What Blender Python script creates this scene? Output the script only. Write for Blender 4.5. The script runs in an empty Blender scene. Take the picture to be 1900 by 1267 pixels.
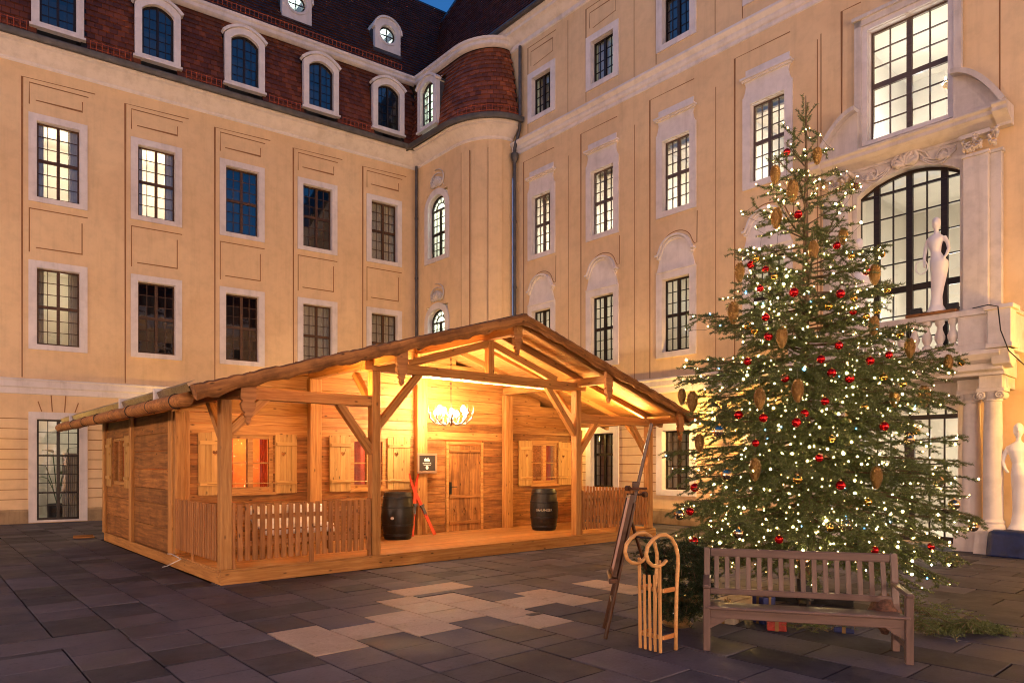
import bpy, bmesh, math, random
import numpy as np
from mathutils import Vector, Matrix, Euler, geometry
random.seed(11)
SC = bpy.context.scene
COL = SC.collection
PI = math.pi
R = math.radians
YAW = 0.7172                       # heading of the camera, clockwise from +Y

# ------------------------------------------------------------------ camera
cam = bpy.data.cameras.new('camera')
cam.sensor_width = 36.0
cam.lens = 1291.87 / 1900 * 36.0
cam.shift_y = (858.4 - 633.5) / 1900
cam.clip_start = 0.05
cam.clip_end = 3000
CAM = bpy.data.objects.new('camera', cam)
CAM.location = (0, 0, 1.8)
CAM.rotation_euler = (PI / 2, 0, -YAW)
COL.objects.link(CAM)
SC.camera = CAM

# ------------------------------------------------------------------ dusk sky
world = bpy.data.worlds.new('World')
SC.world = world
world.use_nodes = True
wn = world.node_tree
wbg = wn.nodes['Background']
sky = wn.nodes.new('ShaderNodeTexSky')
sky.sky_type = 'NISHITA'
sky.sun_disc = False
sky.sun_elevation = R(3.5)
sky.sun_rotation = R(311)
sky.air_density = 1.0
sky.dust_density = 0.6
sky.ozone_density = 5.0
wn.links.new(sky.outputs[0], wbg.inputs['Color'])
wbg.inputs['Strength'].default_value = 0.15
# a last trace of afterglow from the west
sun = bpy.data.lights.new('sun', 'SUN')
sun.energy = 0.02
sun.angle = R(20)
sun.color = (1.0, 0.62, 0.5)
SUN = bpy.data.objects.new('sun', sun)
SUN.rotation_euler = (R(80), 0, R(-139))
COL.objects.link(SUN)

SC.view_settings.view_transform = 'Standard'
SC.view_settings.look = 'None'
SC.view_settings.gamma = 1
SC.view_settings.exposure = 1.7
SC.view_settings.use_curve_mapping = False
SC.cycles.use_denoising = True
SC.cycles.filter_width = 1.05
SC.cycles.denoising_prefilter = 'ACCURATE'
SC.cycles.max_bounces = 8
SC.cycles.diffuse_bounces = 3
SC.cycles.glossy_bounces = 3
SC.cycles.transmission_bounces = 4
SC.cycles.transparent_max_bounces = 24
SC.cycles.caustics_reflective = False
SC.cycles.caustics_refractive = False
SC.cycles.sample_clamp_indirect = 4.0

# ------------------------------------------------------------------ helpers
WM = {}
ID = Matrix.Identity(4)


def link(o, parent=None, world=None, local=None):
    """put an object into the scene; world or parent-local matrix"""
    COL.objects.link(o)
    pw = WM[parent.name] if parent is not None else ID
    if parent is not None:
        o.parent = parent
    if local is None:
        local = pw.inverted() @ (world if world is not None else pw)
    o.matrix_basis = local
    WM[o.name] = pw @ local
    return o


def tag(o, label=None, cat=None, group=None, kind=None):
    if label:
        o['label'] = label
    if cat:
        o['category'] = cat
    if group:
        o['group'] = group
    if kind:
        o['kind'] = kind
    return o


def empty(name, loc=(0, 0, 0), rz=0.0, label=None, cat=None, group=None, parent=None):
    o = bpy.data.objects.new(name, None)
    o.empty_display_size = 0.2
    link(o, parent, world=Matrix.Translation(loc) @ Matrix.Rotation(rz, 4, 'Z'))
    return tag(o, label, cat, group)


class G:
    """collects geometry for ONE mesh"""

    def __init__(s):
        s.v, s.f, s.m = [], [], []

    def add(s, vs, fs, mi=0):
        b = len(s.v)
        s.v += [tuple(x) for x in vs]
        s.f += [tuple(b + i for i in f) for f in fs]
        s.m += [mi] * len(fs)
        return s

    def box(s, x0, x1, y0, y1, z0, z1, mi=0, M=None):
        vs = [Vector((x, y, z)) for z in (z0, z1) for y in (y0, y1) for x in (x0, x1)]
        if M is not None:
            vs = [M @ v for v in vs]
        return s.add(vs, [(0, 2, 3, 1), (4, 5, 7, 6), (0, 1, 5, 4), (2, 6, 7, 3), (0, 4, 6, 2), (1, 3, 7, 5)], mi)

    def prism(s, pts, d0, d1, axis='y', mi=0, M=None):
        """polygon pts (u,w) extruded from d0 to d1 along axis: y -> (u,d,w), z -> (u,w,d), x -> (d,u,w)"""
        def mk(p, d):
            v = {'y': Vector((p[0], d, p[1])), 'z': Vector((p[0], p[1], d)), 'x': Vector((d, p[0], p[1]))}[axis]
            return M @ v if M is not None else v
        n = len(pts)
        vs = [mk(p, d0) for p in pts] + [mk(p, d1) for p in pts]
        fs = [tuple(range(n)), tuple(range(2 * n - 1, n - 1, -1))]
        fs += [(i, n + i, n + (i + 1) % n, (i + 1) % n) for i in range(n)]
        return s.add(vs, fs, mi)

    def loft(s, rings, closed=True, cap=True, mi=0):
        n = len(rings[0])
        vs = [p for r in rings for p in r]
        fs = []
        for k in range(len(rings) - 1):
            for i in range(n if closed else n - 1):
                j = (i + 1) % n
                fs.append((k * n + i, k * n + j, (k + 1) * n + j, (k + 1) * n + i))
        if cap and closed:
            fs.append(tuple(range(n - 1, -1, -1)))
            fs.append(tuple((len(rings) - 1) * n + i for i in range(n)))
        return s.add(vs, fs, mi)

    def tube(s, pts, r, n=8, mi=0, cap=True, flat=1.0):
        pts = [Vector(p) for p in pts]
        rr = r if isinstance(r, (list, tuple)) else [r] * len(pts)
        rings = []
        d0 = (pts[1] - pts[0]).normalized()
        ref = Vector((0, 0, 1)) if abs(d0.z) < 0.9 else Vector((1, 0, 0))
        nx = d0.cross(ref).normalized()
        for i, p in enumerate(pts):
            d = (pts[min(i + 1, len(pts) - 1)] - pts[max(i - 1, 0)]).normalized()
            nx = (nx - d * nx.dot(d)).normalized()
            ny = d.cross(nx)
            rings.append([p + nx * math.cos(2 * PI * k / n) * rr[i] + ny * math.sin(2 * PI * k / n) * rr[i] * flat for k in range(n)])
        return s.loft(rings, True, cap, mi)

    def lathe(s, prof, n=20, M=None, mi=0, a0=0.0, a1=2 * PI):
        full = abs(a1 - a0 - 2 * PI) < 1e-6
        k = n if full else n + 1
        rings = []
        for r_, z in prof:
            ring = [Vector((r_ * math.cos(a0 + (a1 - a0) * i / n), r_ * math.sin(a0 + (a1 - a0) * i / n), z)) for i in range(k)]
            rings.append([M @ p for p in ring] if M is not None else ring)
        return s.loft(rings, full, full, mi)

    def rail(s, pts, w, d0, d1, mi=0, closed=False):
        """ribbon of in-plane width w along (u,z) pts in a facade plane, reaching from depth d0 to d1"""
        P = [Vector(p) for p in pts]
        n = len(P)
        a, b = [], []
        for i in range(n):
            p0 = P[i - 1] if (i > 0 or closed) else P[i]
            p1 = P[(i + 1) % n] if (i < n - 1 or closed) else P[i]
            d = (p1 - p0).normalized()
            nn = Vector((-d.y, d.x))
            if 0 < i < n - 1 or closed:
                d2 = (P[(i + 1) % n] - P[i]).normalized()
                c_ = max(0.5, nn.dot(Vector((-d2.y, d2.x))))
                nn = nn / c_
            a.append(P[i] + nn * w / 2)
            b.append(P[i] - nn * w / 2)
        rings = [[(a[i].x, d0, a[i].y), (a[i].x, d1, a[i].y), (b[i].x, d1, b[i].y), (b[i].x, d0, b[i].y)] for i in range(n)]
        if closed:
            rings.append(rings[0])
        return s.loft(rings, True, not closed, mi)

    def mesh(s, name, mats, smooth=False):
        me = bpy.data.meshes.new(name)
        me.from_pydata(s.v, [], s.f)
        for m in (mats if isinstance(mats, (list, tuple)) else [mats]):
            me.materials.append(m)
        if isinstance(mats, (list, tuple)) and len(mats) > 1:
            me.polygons.foreach_set('material_index', s.m)
        if smooth:
            me.polygons.foreach_set('use_smooth', [True] * len(s.f))
        bm = bmesh.new()
        bm.from_mesh(me)
        bmesh.ops.recalc_face_normals(bm, faces=bm.faces)
        bm.to_mesh(me)
        bm.free()
        if smooth and smooth != 'all':
            me.set_sharp_from_angle(angle=R(40))
        return me

    def build(s, name, mats, parent=None, world=None, local=None, smooth=False, bevel=0):
        o = bpy.data.objects.new(name, s.mesh(name, mats, smooth))
        link(o, parent, world, local)
        if bevel:
            md = o.modifiers.new('bevel', 'BEVEL')
            md.width = bevel
            md.segments = 2
            md.limit_method = 'ANGLE'
        return o


def sweep(g, path, prof, mi=0, z0=0.0):
    """profile [(out,z)] swept along a plan path [(x,y)]; out = to the right-hand side of travel"""
    P = [Vector(p) for p in path]
    n = len(P)
    rings = []
    for i in range(n):
        da = (P[i] - P[i - 1]).normalized() if i else (P[1] - P[0]).normalized()
        db = (P[i + 1] - P[i]).normalized() if i < n - 1 else da
        na, nb = Vector((da.y, -da.x)), Vector((db.y, -db.x))
        m = (na + nb).normalized()
        m = m / max(0.35, m.dot(na))
        rings.append([(P[i].x + m.x * o_, P[i].y + m.y * o_, z0 + z_) for o_, z_ in prof])
    n_ = len(prof)
    vs = [p for r_ in rings for p in r_]
    fs = [(k * n_ + i, (k + 1) * n_ + i, (k + 1) * n_ + i + 1, k * n_ + i + 1) for k in range(n - 1) for i in range(n_ - 1)]
    return g.add(vs, fs, mi)


_mc = {}


def share(key, fn):
    if key not in _mc:
        _mc[key] = fn()
    return _mc[key]


def box_mesh(L, w, h, bev, m):
    def fn():
        bm = bmesh.new()
        bmesh.ops.create_cube(bm, size=1.0)
        bmesh.ops.scale(bm, vec=(L, w, h), verts=bm.verts)
        if bev:
            bmesh.ops.bevel(bm, geom=list(bm.edges), offset=bev, segments=1, affect='EDGES')
        me = bpy.data.meshes.new('board')
        bm.to_mesh(me)
        bm.free()
        me.materials.append(m)
        return me
    return share(('box', round(L, 3), round(w, 4), round(h, 4), bev, m.name), fn)


def frame_from(p0, p1, up=(0, 0, 1)):
    p0, p1, up = Vector(p0), Vector(p1), Vector(up)
    x = (p1 - p0).normalized()
    y = up.cross(x)
    if y.length < 1e-4:
        y = Vector((0, 1, 0)).cross(x)
        if y.length < 1e-4:
            y = Vector((1, 0, 0))
    y.normalize()
    z = x.cross(y)
    M = Matrix((x, y, z)).transposed().to_4x4()
    M.translation = (p0 + p1) / 2
    return M


def beam(name, p0, p1, w, h, m, parent, up=(0, 0, 1), bev=0.006, tilt=0.0, local=False):
    """a board or timber; the length is its local x so the grain runs along it. w = across (up x length), h = along up"""
    L = (Vector(p1) - Vector(p0)).length
    o = bpy.data.objects.new(name, box_mesh(L, w, h, bev, m))
    M = frame_from(p0, p1, up)
    if tilt:
        M = M @ Euler((random.uniform(-tilt, tilt), random.uniform(-tilt, tilt) * .3, random.uniform(-tilt, tilt) * .3)).to_matrix().to_4x4()
    if local:
        return link(o, parent, local=M)
    return link(o, parent, world=M)


def plate_with_holes(outer, holes, d0, d1, mi=0, g=None):
    """flat board in the local (x,z) plane with real cut-outs"""
    g = g or G()
    loops = [outer] + holes
    flat = [Vector((p[0], p[1], 0)) for l in loops for p in l]
    tris = geometry.tessellate_polygon([[Vector((p[0], p[1], 0)) for p in l] for l in loops])
    n = len(flat)
    vs = [(p.x, d0, p.y) for p in flat] + [(p.x, d1, p.y) for p in flat]
    fs = [tuple(t) for t in tris] + [tuple(i + n for i in reversed(t)) for t in tris]
    b = 0
    for l in loops:
        k = len(l)
        fs += [(b + i, b + (i + 1) % k, n + b + (i + 1) % k, n + b + i) for i in range(k)]
        b += k
    return g.add(vs, fs, mi)


# ------------------------------------------------------------------ materials
class N:
    """tiny node-graph helper"""

    def __init__(s, name):
        s.m = bpy.data.materials.new(name)
        s.m.use_nodes = True
        s.t = s.m.node_tree
        s.b = s.t.nodes['Principled BSDF']
        s.out = s.t.nodes['Material Output']

    def n(s, typ, **kw):
        x = s.t.nodes.new('ShaderNode' + typ)
        for k, v in kw.items():
            if k.startswith('i_'):
                x.inputs[k[2:].replace('_', ' ')].default_value = v
            else:
                setattr(x, k, v)
        return x

    def l(s, a, b):
        s.t.links.new(a, b)

    def math(s, op, a, b=None):
        x = s.n('Math', operation=op)
        for i, v in enumerate((a, b)):
            if v is None:
                continue
            if isinstance(v, (int, float)):
                x.inputs[i].default_value = v
            else:
                s.l(v, x.inputs[i])
        return x.outputs[0]

    def noise(s, vec, scale, detail=4, rough=0.55):
        x = s.n('TexNoise')
        x.inputs['Scale'].default_value = scale
        x.inputs['Detail'].default_value = detail
        x.inputs['Roughness'].default_value = rough
        if vec is not None:
            s.l(vec, x.inputs['Vector'])
        return x.outputs[0]

    def ramp(s, fac, stops):
        x = s.n('ValToRGB')
        e = x.color_ramp.elements
        while len(e) < len(stops):
            e.new(0.5)
        for k, (p, c_) in enumerate(stops):
            e[k].position = p
            e[k].color = (*c_, 1) if len(c_) == 3 else c_
        s.l(fac, x.inputs[0])
        return x.outputs[0]

    def mix(s, fac, a, b, typ='MIX'):
        x = s.n('MixRGB', blend_type=typ)
        for i, v in enumerate((fac, a, b)):
            if isinstance(v, (int, float)):
                x.inputs[i].default_value = v
            elif isinstance(v, tuple):
                x.inputs[i].default_value = (*v, 1)
            else:
                s.l(v, x.inputs[i])
        return x.outputs[0]

    def bump(s, h, strength=0.3, dist=0.01):
        x = s.n('Bump')
        x.inputs['Strength'].default_value = strength
        x.inputs['Distance'].default_value = dist
        s.l(h, x.inputs['Height'])
        s.l(x.outputs[0], s.b.inputs['Normal'])

    def rnd(s):
        """0..1, different for every object and every loose piece"""
        a = s.n('ObjectInfo').outputs['Random']
        b = s.n('NewGeometry').outputs['Random Per Island']
        return s.math('FRACT', s.math('ADD', a, b))

    def set(s, rough=0.6, metal=0.0, spec=0.4):
        s.b.inputs['Roughness'].default_value = rough
        s.b.inputs['Metallic'].default_value = metal
        s.b.inputs['Specular IOR Level'].default_value = spec
        return s


def flat_mat(name, c, rough=0.6, metal=0.0, var=0.12, scale=6.0, bump=0.0, spec=0.4):
    x = N(name).set(rough, metal, spec)
    tc = x.n('TexCoord').outputs['Object']
    f = x.noise(tc, scale, 5)
    lo = tuple(v * (1 - var) for v in c)
    hi = tuple(min(1, v * (1 + var)) for v in c)
    x.l(x.ramp(f, [(0.3, lo), (0.7, hi)]), x.b.inputs['Base Color'])
    if bump:
        x.bump(x.noise(tc, scale * 6, 4), bump, 0.01)
    return x.m


def wood_mat(name, dark, light, knots=True, rough=0.6, gs=1.0, spread=0.3, weather=0.0):
    x = N(name).set(rough, 0, 0.3)
    tc = x.n('TexCoord').outputs['Object']
    r_ = x.rnd()
    cv = x.n('CombineXYZ')
    x.l(x.math('MULTIPLY', r_, 37.0), cv.inputs[0])
    x.l(x.math('MULTIPLY', r_, 91.0), cv.inputs[1])
    x.l(x.math('MULTIPLY', r_, 53.0), cv.inputs[2])
    add = x.n('VectorMath', operation='ADD')
    x.l(tc, add.inputs[0])
    x.l(cv.outputs[0], add.inputs[1])
    sc = x.n('VectorMath', operation='MULTIPLY')
    x.l(add.outputs[0], sc.inputs[0])
    sc.inputs[1].default_value = (0.7 * gs, 15 * gs, 15 * gs)
    warp = x.noise(add.outputs[0], 1.3, 2)
    ws = x.n('VectorMath', operation='ADD')
    x.l(sc.outputs[0], ws.inputs[0])
    wv = x.n('CombineXYZ')
    x.l(x.math('MULTIPLY', warp, 1.4), wv.inputs[1])
    x.l(x.math('MULTIPLY', warp, 1.4), wv.inputs[2])
    x.l(wv.outputs[0], ws.inputs[1])
    grain = x.noise(ws.outputs[0], 1.6, 6, 0.62)
    mid = tuple((a + b) / 2 for a, b in zip(dark, light))
    col = x.ramp(grain, [(0.27, tuple(v * .8 for v in dark)), (0.41, tuple(d * .6 + m_ * .4 for d, m_ in zip(dark, mid))), (0.52, mid), (0.70, light)])
    if knots:
        kv = x.n('VectorMath', operation='MULTIPLY')
        x.l(add.outputs[0], kv.inputs[0])
        kv.inputs[1].default_value = (1.7, 4.5, 4.5)
        vo = x.n('TexVoronoi')
        vo.inputs['Scale'].default_value = 1.9
        x.l(kv.outputs[0], vo.inputs['Vector'])
        k = x.ramp(vo.outputs['Distance'], [(0.06, (1, 1, 1)), (0.15, (0, 0, 0))])
        col = x.mix(x.math('MULTIPLY', k, 0.92), col, tuple(v * 0.3 for v in dark))
    if weather:
        wz = x.noise(add.outputs[0], 2.3, 5, 0.65)
        w = x.ramp(wz, [(0.45, (0, 0, 0)), (0.68, (1, 1, 1))])
        col = x.mix(x.math('MULTIPLY', w, weather), col, tuple(v * 0.42 for v in dark))
    br = x.math('ADD', x.math('MULTIPLY', r_, spread), 1.0 - spread / 2)
    hs = x.n('HueSaturation')
    x.l(br, hs.inputs['Value'])
    x.l(col, hs.inputs['Color'])
    x.l(hs.outputs[0], x.b.inputs['Base Color'])
    x.bump(grain, 0.35, 0.006)
    return x.m


def plaster_mat(name, c, c2, stain=0.25, bump=0.25, rough=0.85):
    x = N(name).set(rough, 0, 0.2)
    tc = x.n('TexCoord').outputs['Object']
    a = x.noise(tc, 0.45, 5, 0.6)
    b = x.noise(tc, 3.0, 6, 0.65)
    col = x.mix(x.ramp(a, [(0.35, (0, 0, 0)), (0.7, (1, 1, 1))]), c, c2)
    st = x.ramp(b, [(0.45, (1, 1, 1)), (0.75, (1 - stain,) * 3)])
    col = x.mix(1.0, col, st, 'MULTIPLY')
    mp = x.n('VectorMath', operation='MULTIPLY')
    x.l(tc, mp.inputs[0])
    mp.inputs[1].default_value = (3.2, 3.2, 0.22)
    stk = x.noise(mp.outputs[0], 1.0, 6, 0.7)                      # rain streaks
    col = x.mix(1.0, col, x.ramp(stk, [(0.50, (1, 1, 1)), (0.74, (1 - stain * .9, 1 - stain * .95, 1 - stain))]), 'MULTIPLY')
    pa = x.noise(tc, 0.16, 3, 0.5)                                 # repaired patches
    col = x.mix(1.0, col, x.ramp(pa, [(0.46, (0.95, 0.93, 0.92)), (0.48, (1, 1, 1))]), 'MULTIPLY')
    x.l(col, x.b.inputs['Base Color'])
    x.bump(x.math('ADD', x.noise(tc, 45, 5), x.math('MULTIPLY', b, 0.8)), bump, 0.008)
    return x.m


def emit_mat(name, c, s_):
    m = bpy.data.materials.new(name)
    m.use_nodes = True
    t = m.node_tree
    t.nodes.remove(t.nodes['Principled BSDF'])
    e = t.nodes.new('ShaderNodeEmission')
    e.inputs[0].default_value = (*c, 1)
    e.inputs[1].default_value = s_
    t.links.new(e.outputs[0], t.nodes['Material Output'].inputs[0])
    return m


def glass_mat(name, tint=(0.93, 0.96, 0.97), ior=2.1, rough=0.01):
    m = bpy.data.materials.new(name)
    m.use_nodes = True
    t = m.node_tree
    t.nodes.remove(t.nodes['Principled BSDF'])
    tr = t.nodes.new('ShaderNodeBsdfTransparent')
    tr.inputs[0].default_value = (*tint, 1)
    gl = t.nodes.new('ShaderNodeBsdfGlossy')
    gl.inputs['Roughness'].default_value = rough
    fr = t.nodes.new('ShaderNodeFresnel')
    fr.inputs[0].default_value = ior
    no = t.nodes.new('ShaderNodeTexNoise')
    no.inputs['Scale'].default_value = 3.0
    tc = t.nodes.new('ShaderNodeTexCoord')
    t.links.new(tc.outputs['Object'], no.inputs['Vector'])
    bu = t.nodes.new('ShaderNodeBump')
    bu.inputs['Strength'].default_value = 0.12
    bu.inputs['Distance'].default_value = 0.02
    t.links.new(no.outputs[0], bu.inputs['Height'])
    t.links.new(bu.outputs[0], gl.inputs['Normal'])
    mx = t.nodes.new('ShaderNodeMixShader')
    ge = t.nodes.new('ShaderNodeNewGeometry')        # only the outer face of a pane reflects
    ma = t.nodes.new('ShaderNodeMath')
    ma.operation = 'SUBTRACT'
    ma.use_clamp = True
    t.links.new(fr.outputs[0], ma.inputs[0])
    t.links.new(ge.outputs['Backfacing'], ma.inputs[1])
    t.links.new(ma.outputs[0], mx.inputs[0])
    t.links.new(tr.outputs[0], mx.inputs[1])
    t.links.new(gl.outputs[0], mx.inputs[2])
    t.links.new(mx.outputs[0], t.nodes['Material Output'].inputs[0])
    return m


def paving_mat(name, dark, light, contrast=1.0):
    x = N(name).set(0.6, 0, 0.22)
    tc = x.n('TexCoord').outputs['Object']
    pos = x.n('NewGeometry').outputs['Position']
    r_ = x.rnd()
    cv = x.n('CombineXYZ')
    x.l(x.math('MULTIPLY', r_, 61.0), cv.inputs[0])
    x.l(x.math('MULTIPLY', r_, 17.0), cv.inputs[1])
    add = x.n('VectorMath', operation='ADD')
    x.l(tc, add.inputs[0])
    x.l(cv.outputs[0], add.inputs[1])
    a = x.noise(add.outputs[0], 1.6, 6, 0.62)
    b = x.noise(add.outputs[0], 30, 4, 0.7)
    mixf = x.math('ADD', x.math('MULTIPLY', a, 0.8), x.math('MULTIPLY', x.math('SUBTRACT', r_, 0.5), 0.62 * contrast))
    col = x.ramp(mixf, [(0.18, dark), (0.72, light)])
    col = x.mix(0.25, col, x.ramp(b, [(0.35, (0.3, 0.3, 0.3)), (0.65, (1, 1, 1))]), 'MULTIPLY')
    w = x.noise(pos, 0.9, 6, 0.65)                                 # wear and damp that cross the joints
    col = x.mix(1.0, col, x.ramp(w, [(0.32, (0.62, 0.60, 0.60)), (0.5, (1, 1, 1)), (0.68, (1.18, 1.16, 1.14))]), 'MULTIPLY')
    sp = x.noise(pos, 9.0, 5, 0.75)
    col = x.mix(1.0, col, x.ramp(sp, [(0.30, (0.55, 0.55, 0.55)), (0.42, (1, 1, 1))]), 'MULTIPLY')
    x.l(col, x.b.inputs['Base Color'])
    x.l(x.ramp(w, [(0.3, (0.50,) * 3), (0.6, (0.85,) * 3)]), x.b.inputs['Roughness'])
    x.bump(x.math('ADD', b, x.math('MULTIPLY', a, 2)), 0.3, 0.004)
    return x.m


M_PLASTER = plaster_mat('ochre_plaster', (0.73, 0.515, 0.295), (0.79, 0.57, 0.335), 0.13)
M_RUST = plaster_mat('ochre_rustication', (0.68, 0.46, 0.24), (0.74, 0.52, 0.28), 0.18)
M_TRIM = plaster_mat('white_trim', (0.70, 0.64, 0.62), (0.77, 0.70, 0.68), 0.18)
M_LINE = flat_mat('shade_and_joint_ochre', (0.27, 0.12, 0.045), 0.85, var=0.2, scale=3)  # dark strips that paint the shade of panel grooves, also the wall joints
M_STONE = plaster_mat('pale_stone', (0.60, 0.54, 0.50), (0.68, 0.61, 0.56), 0.22)
M_PLINTH = plaster_mat('sandstone_plinth', (0.30, 0.21, 0.12), (0.38, 0.27, 0.16), 0.4)
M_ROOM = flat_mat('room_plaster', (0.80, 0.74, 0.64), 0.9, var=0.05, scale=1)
M_DARKROOM = flat_mat('painted_dark_room_plaster', (0.085, 0.075, 0.07), 0.9, var=0.2, scale=1)  # for unlit rooms, their darkness is painted into the plaster colour
M_GLASS = glass_mat('window_glass')
M_FRAME = wood_mat('brown_window_frame', (0.055, 0.025, 0.011), (0.105, 0.050, 0.024), knots=False, rough=0.4)
M_DFRAME = wood_mat('dark_window_frame', (0.012, 0.007, 0.005), (0.030, 0.018, 0.012), knots=False, rough=0.4)
M_LFRAME = wood_mat('light_bleed_window_frame', (0.085, 0.055, 0.042), (0.13, 0.09, 0.07), knots=False, rough=0.45)  # frame colour lightened to paint in light bleeding out of the rooms
M_ZINC = flat_mat('zinc', (0.085, 0.080, 0.082), 0.5, 0.25, 0.3, 4)
M_IRON = flat_mat('black_iron', (0.02, 0.02, 0.022), 0.45, 0.4, 0.2, 8)
M_REDIRON = flat_mat('red_oxide_iron', (0.40, 0.085, 0.035), 0.6, 0.0, 0.3, 8)
M_CURTAIN = flat_mat('curtain_cloth', (0.62, 0.52, 0.40), 0.9, var=0.15, scale=5)

# ================================================================== ground
YL, PHI, XR, PSI = 25.339, -0.096, 16.881, -0.0046


def tile_mat(name='plain_roof_tile', k=1.0):
    x = N(name).set(0.55, 0, 0.35)
    r_ = x.rnd()
    tc = x.n('TexCoord').outputs['Object']
    a = x.noise(tc, 0.8, 4)
    f = x.math('ADD', x.math('MULTIPLY', r_, 0.38), x.math('MULTIPLY', a, 0.72))
    x.l(x.ramp(f, [(p_, tuple(c_ * k for c_ in q_)) for p_, q_ in ((0.1, (0.045, 0.014, 0.010)), (0.55, (0.130, 0.037, 0.018)), (0.95, (0.27, 0.076, 0.032)))]), x.b.inputs['Base Color'])
    x.bump(x.noise(tc, 60, 3), 0.3, 0.004)
    return x.m


M_TILE = tile_mat()
M_TILE2 = tile_mat('darker_roof_tile', 0.42)  # same tile colour scaled darker, for the upper slopes
M_TILE3 = tile_mat('brighter_roof_tile', 1.45)  # same tile colour scaled brighter, for the tower
M_SLAB = paving_mat('grey_granite_slab', (0.031, 0.030, 0.044), (0.102, 0.094, 0.125), 0.75)
M_PALE = paving_mat('pale_sandstone_slab', (0.36, 0.27, 0.21), (0.46, 0.36, 0.28), 0.3)
M_BED = flat_mat('joint_sand', (0.010, 0.009, 0.009), 0.9, var=0.4, scale=12)

gr = G()
gr.add([(-60, -60, -0.03), (90, -60, -0.03), (90, 90, -0.03), (-60, 90, -0.03)], [(0, 1, 2, 3)])
ground = gr.build('ground', M_BED)
tag(ground, kind='structure')

CA, SA = math.cos(YAW), math.sin(YAW)
FPX = 1291.87


def project(x, y, z):
    d = SA * x + CA * y
    return 950 + FPX * (CA * x - SA * y) / max(d, .01), 858.4 - FPX * (z - 1.8) / max(d, .01), d


PALE = [(2.88, 6.70), (2.88, 6.12), (3.45, 6.40), (4.03, 6.70), (4.03, 6.09), (5.18, 7.22), (5.18, 6.66), (4.61, 6.40), (5.18, 6.07), (5.76, 6.35), (6.34, 6.64), (6.34, 6.05), (5.18, 5.50), (7.5, 6.60), (7.5, 6.0), (4.95, 7.86), (5.5, 7.86), (4.6, 7.3), (8.07, 4.6)]
slabs = []
rs = random.Random(5)
X0, DX = 1.15, 0.577
YW_L = lambda x: YL + math.tan(PHI) * x - 0.02
for k in range(-16, 29):
    xa, xb = X0 + k * DX, X0 + (k + 1) * DX
    if xa < -8.2 or xb > 16.82:
        continue
    # far field
    y = 8.54 + (0.0 if k % 2 else 0.29) * (1 if xa > 2.8 else 0)
    if y > 8.6:
        slabs.append((xa, xb, 8.54, y, 0))
    while y < YW_L(xb) - 0.2:
        l_ = rs.choice((0.58, 0.58, 0.58, 0.88, 0.44))
        y1 = min(y + l_, YW_L(xb))
        slabs.append((xa, xb, y, y1, 0))
        y = y1
    # middle field
    y = 4.93
    first = 0.58 if k % 2 else 0.29
    while y < 7.96:
        y1 = min(y + first, 8.0)
        if 8.0 - y1 < 0.12:
            y1 = 8.0
        slabs.append((xa, xb, y, y1, 0))
        y = y1
        first = 0.585
    # near field: longer slabs
    y = 4.93
    first = 0.90 if k % 2 else 0.45
    while y > -6:
        y1 = y - first
        slabs.append((xa, xb, y1, y, 0))
        y = y1
        first = rs.choice((0.90, 0.90, 0.92))
x = -8.0
while x < 16.3:
    l_ = rs.choice((1.1, 1.15, 0.8))
    slabs.append((x, min(x + l_, 16.82), 8.0, 8.54, 0))
    x += l_


def hidden(s_):
    cx, cy = (s_[0] + s_[1]) / 2, (s_[2] + s_[3]) / 2
    return 3.6 < cx < 13.7 and 10.6 < cy < 18.4


scored = []
for s_ in slabs:
    if hidden(s_):
        continue
    cx, cy = (s_[0] + s_[1]) / 2, (s_[2] + s_[3]) / 2
    u, v, d = project(cx, cy, 0)
    inview = d > 1 and -120 < u < 2020 and v < 1400
    area = (s_[1] - s_[0]) * (s_[3] - s_[2]) / max(d, .5) ** 3 if inview else 0
    if not inview and d < 1:
        continue
    scored.append((area, s_))
scored.sort(key=lambda q: -q[0])
paving = empty('paving', (0, 0, 0))
tag(paving, kind='structure')


def slab_mesh(w, l_, m):
    def fn():
        bm = bmesh.new()
        bmesh.ops.create_cube(bm, size=1)
        bmesh.ops.scale(bm, vec=(w - 0.015, l_ - 0.015, 0.06), verts=bm.verts)
        bmesh.ops.bevel(bm, geom=[e for e in bm.edges if all(v.co.z > 0 for v in e.verts)], offset=0.005, segments=1, affect='EDGES')
        me = bpy.data.meshes.new('slab')
        bm.to_mesh(me)
        bm.free()
        me.materials.append(m)
        return me
    return share(('slab', round(w, 3), round(l_, 2), m.name), fn)


rest = G()
for i, (a_, s_) in enumerate(scored):
    xa, xb, ya, yb, _ = s_
    pale = any(abs(xa - p[0]) < 0.2 and ya - 0.1 < p[1] + 0.28 < yb + 0.1 for p in PALE)
    dz = rs.uniform(-0.004, 0.004)
    if i < 300 and a_ > 0:
        o = bpy.data.objects.new('slab', slab_mesh(xb - xa, yb - ya, M_PALE if pale else M_SLAB))
        Mx = Matrix.Translation(((xa + xb) / 2, (ya + yb) / 2, -0.03 + dz)) @ Euler((rs.uniform(-.005, .005), rs.uniform(-.005, .005), rs.uniform(-.003, .003))).to_matrix().to_4x4()
        link(o, paving, world=Mx)
    else:
        rest.box(xa + .007, xb - .007, ya + .007, yb - .007, -0.06, dz)
rest.build('distant_slabs', M_SLAB, paving)['kind'] = 'stuff'
drain = G()
drain.box(5.55, 5.75, 6.02, 6.12, 0.001, 0.006)
for q in range(6):
    drain.box(5.56 + q * .032, 5.575 + q * .032, 6.025, 6.115, 0.006, 0.010)
tag(drain.build('drain_grate', M_ZINC), 'small metal drain grate in a pale paving slab', 'drain')


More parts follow.
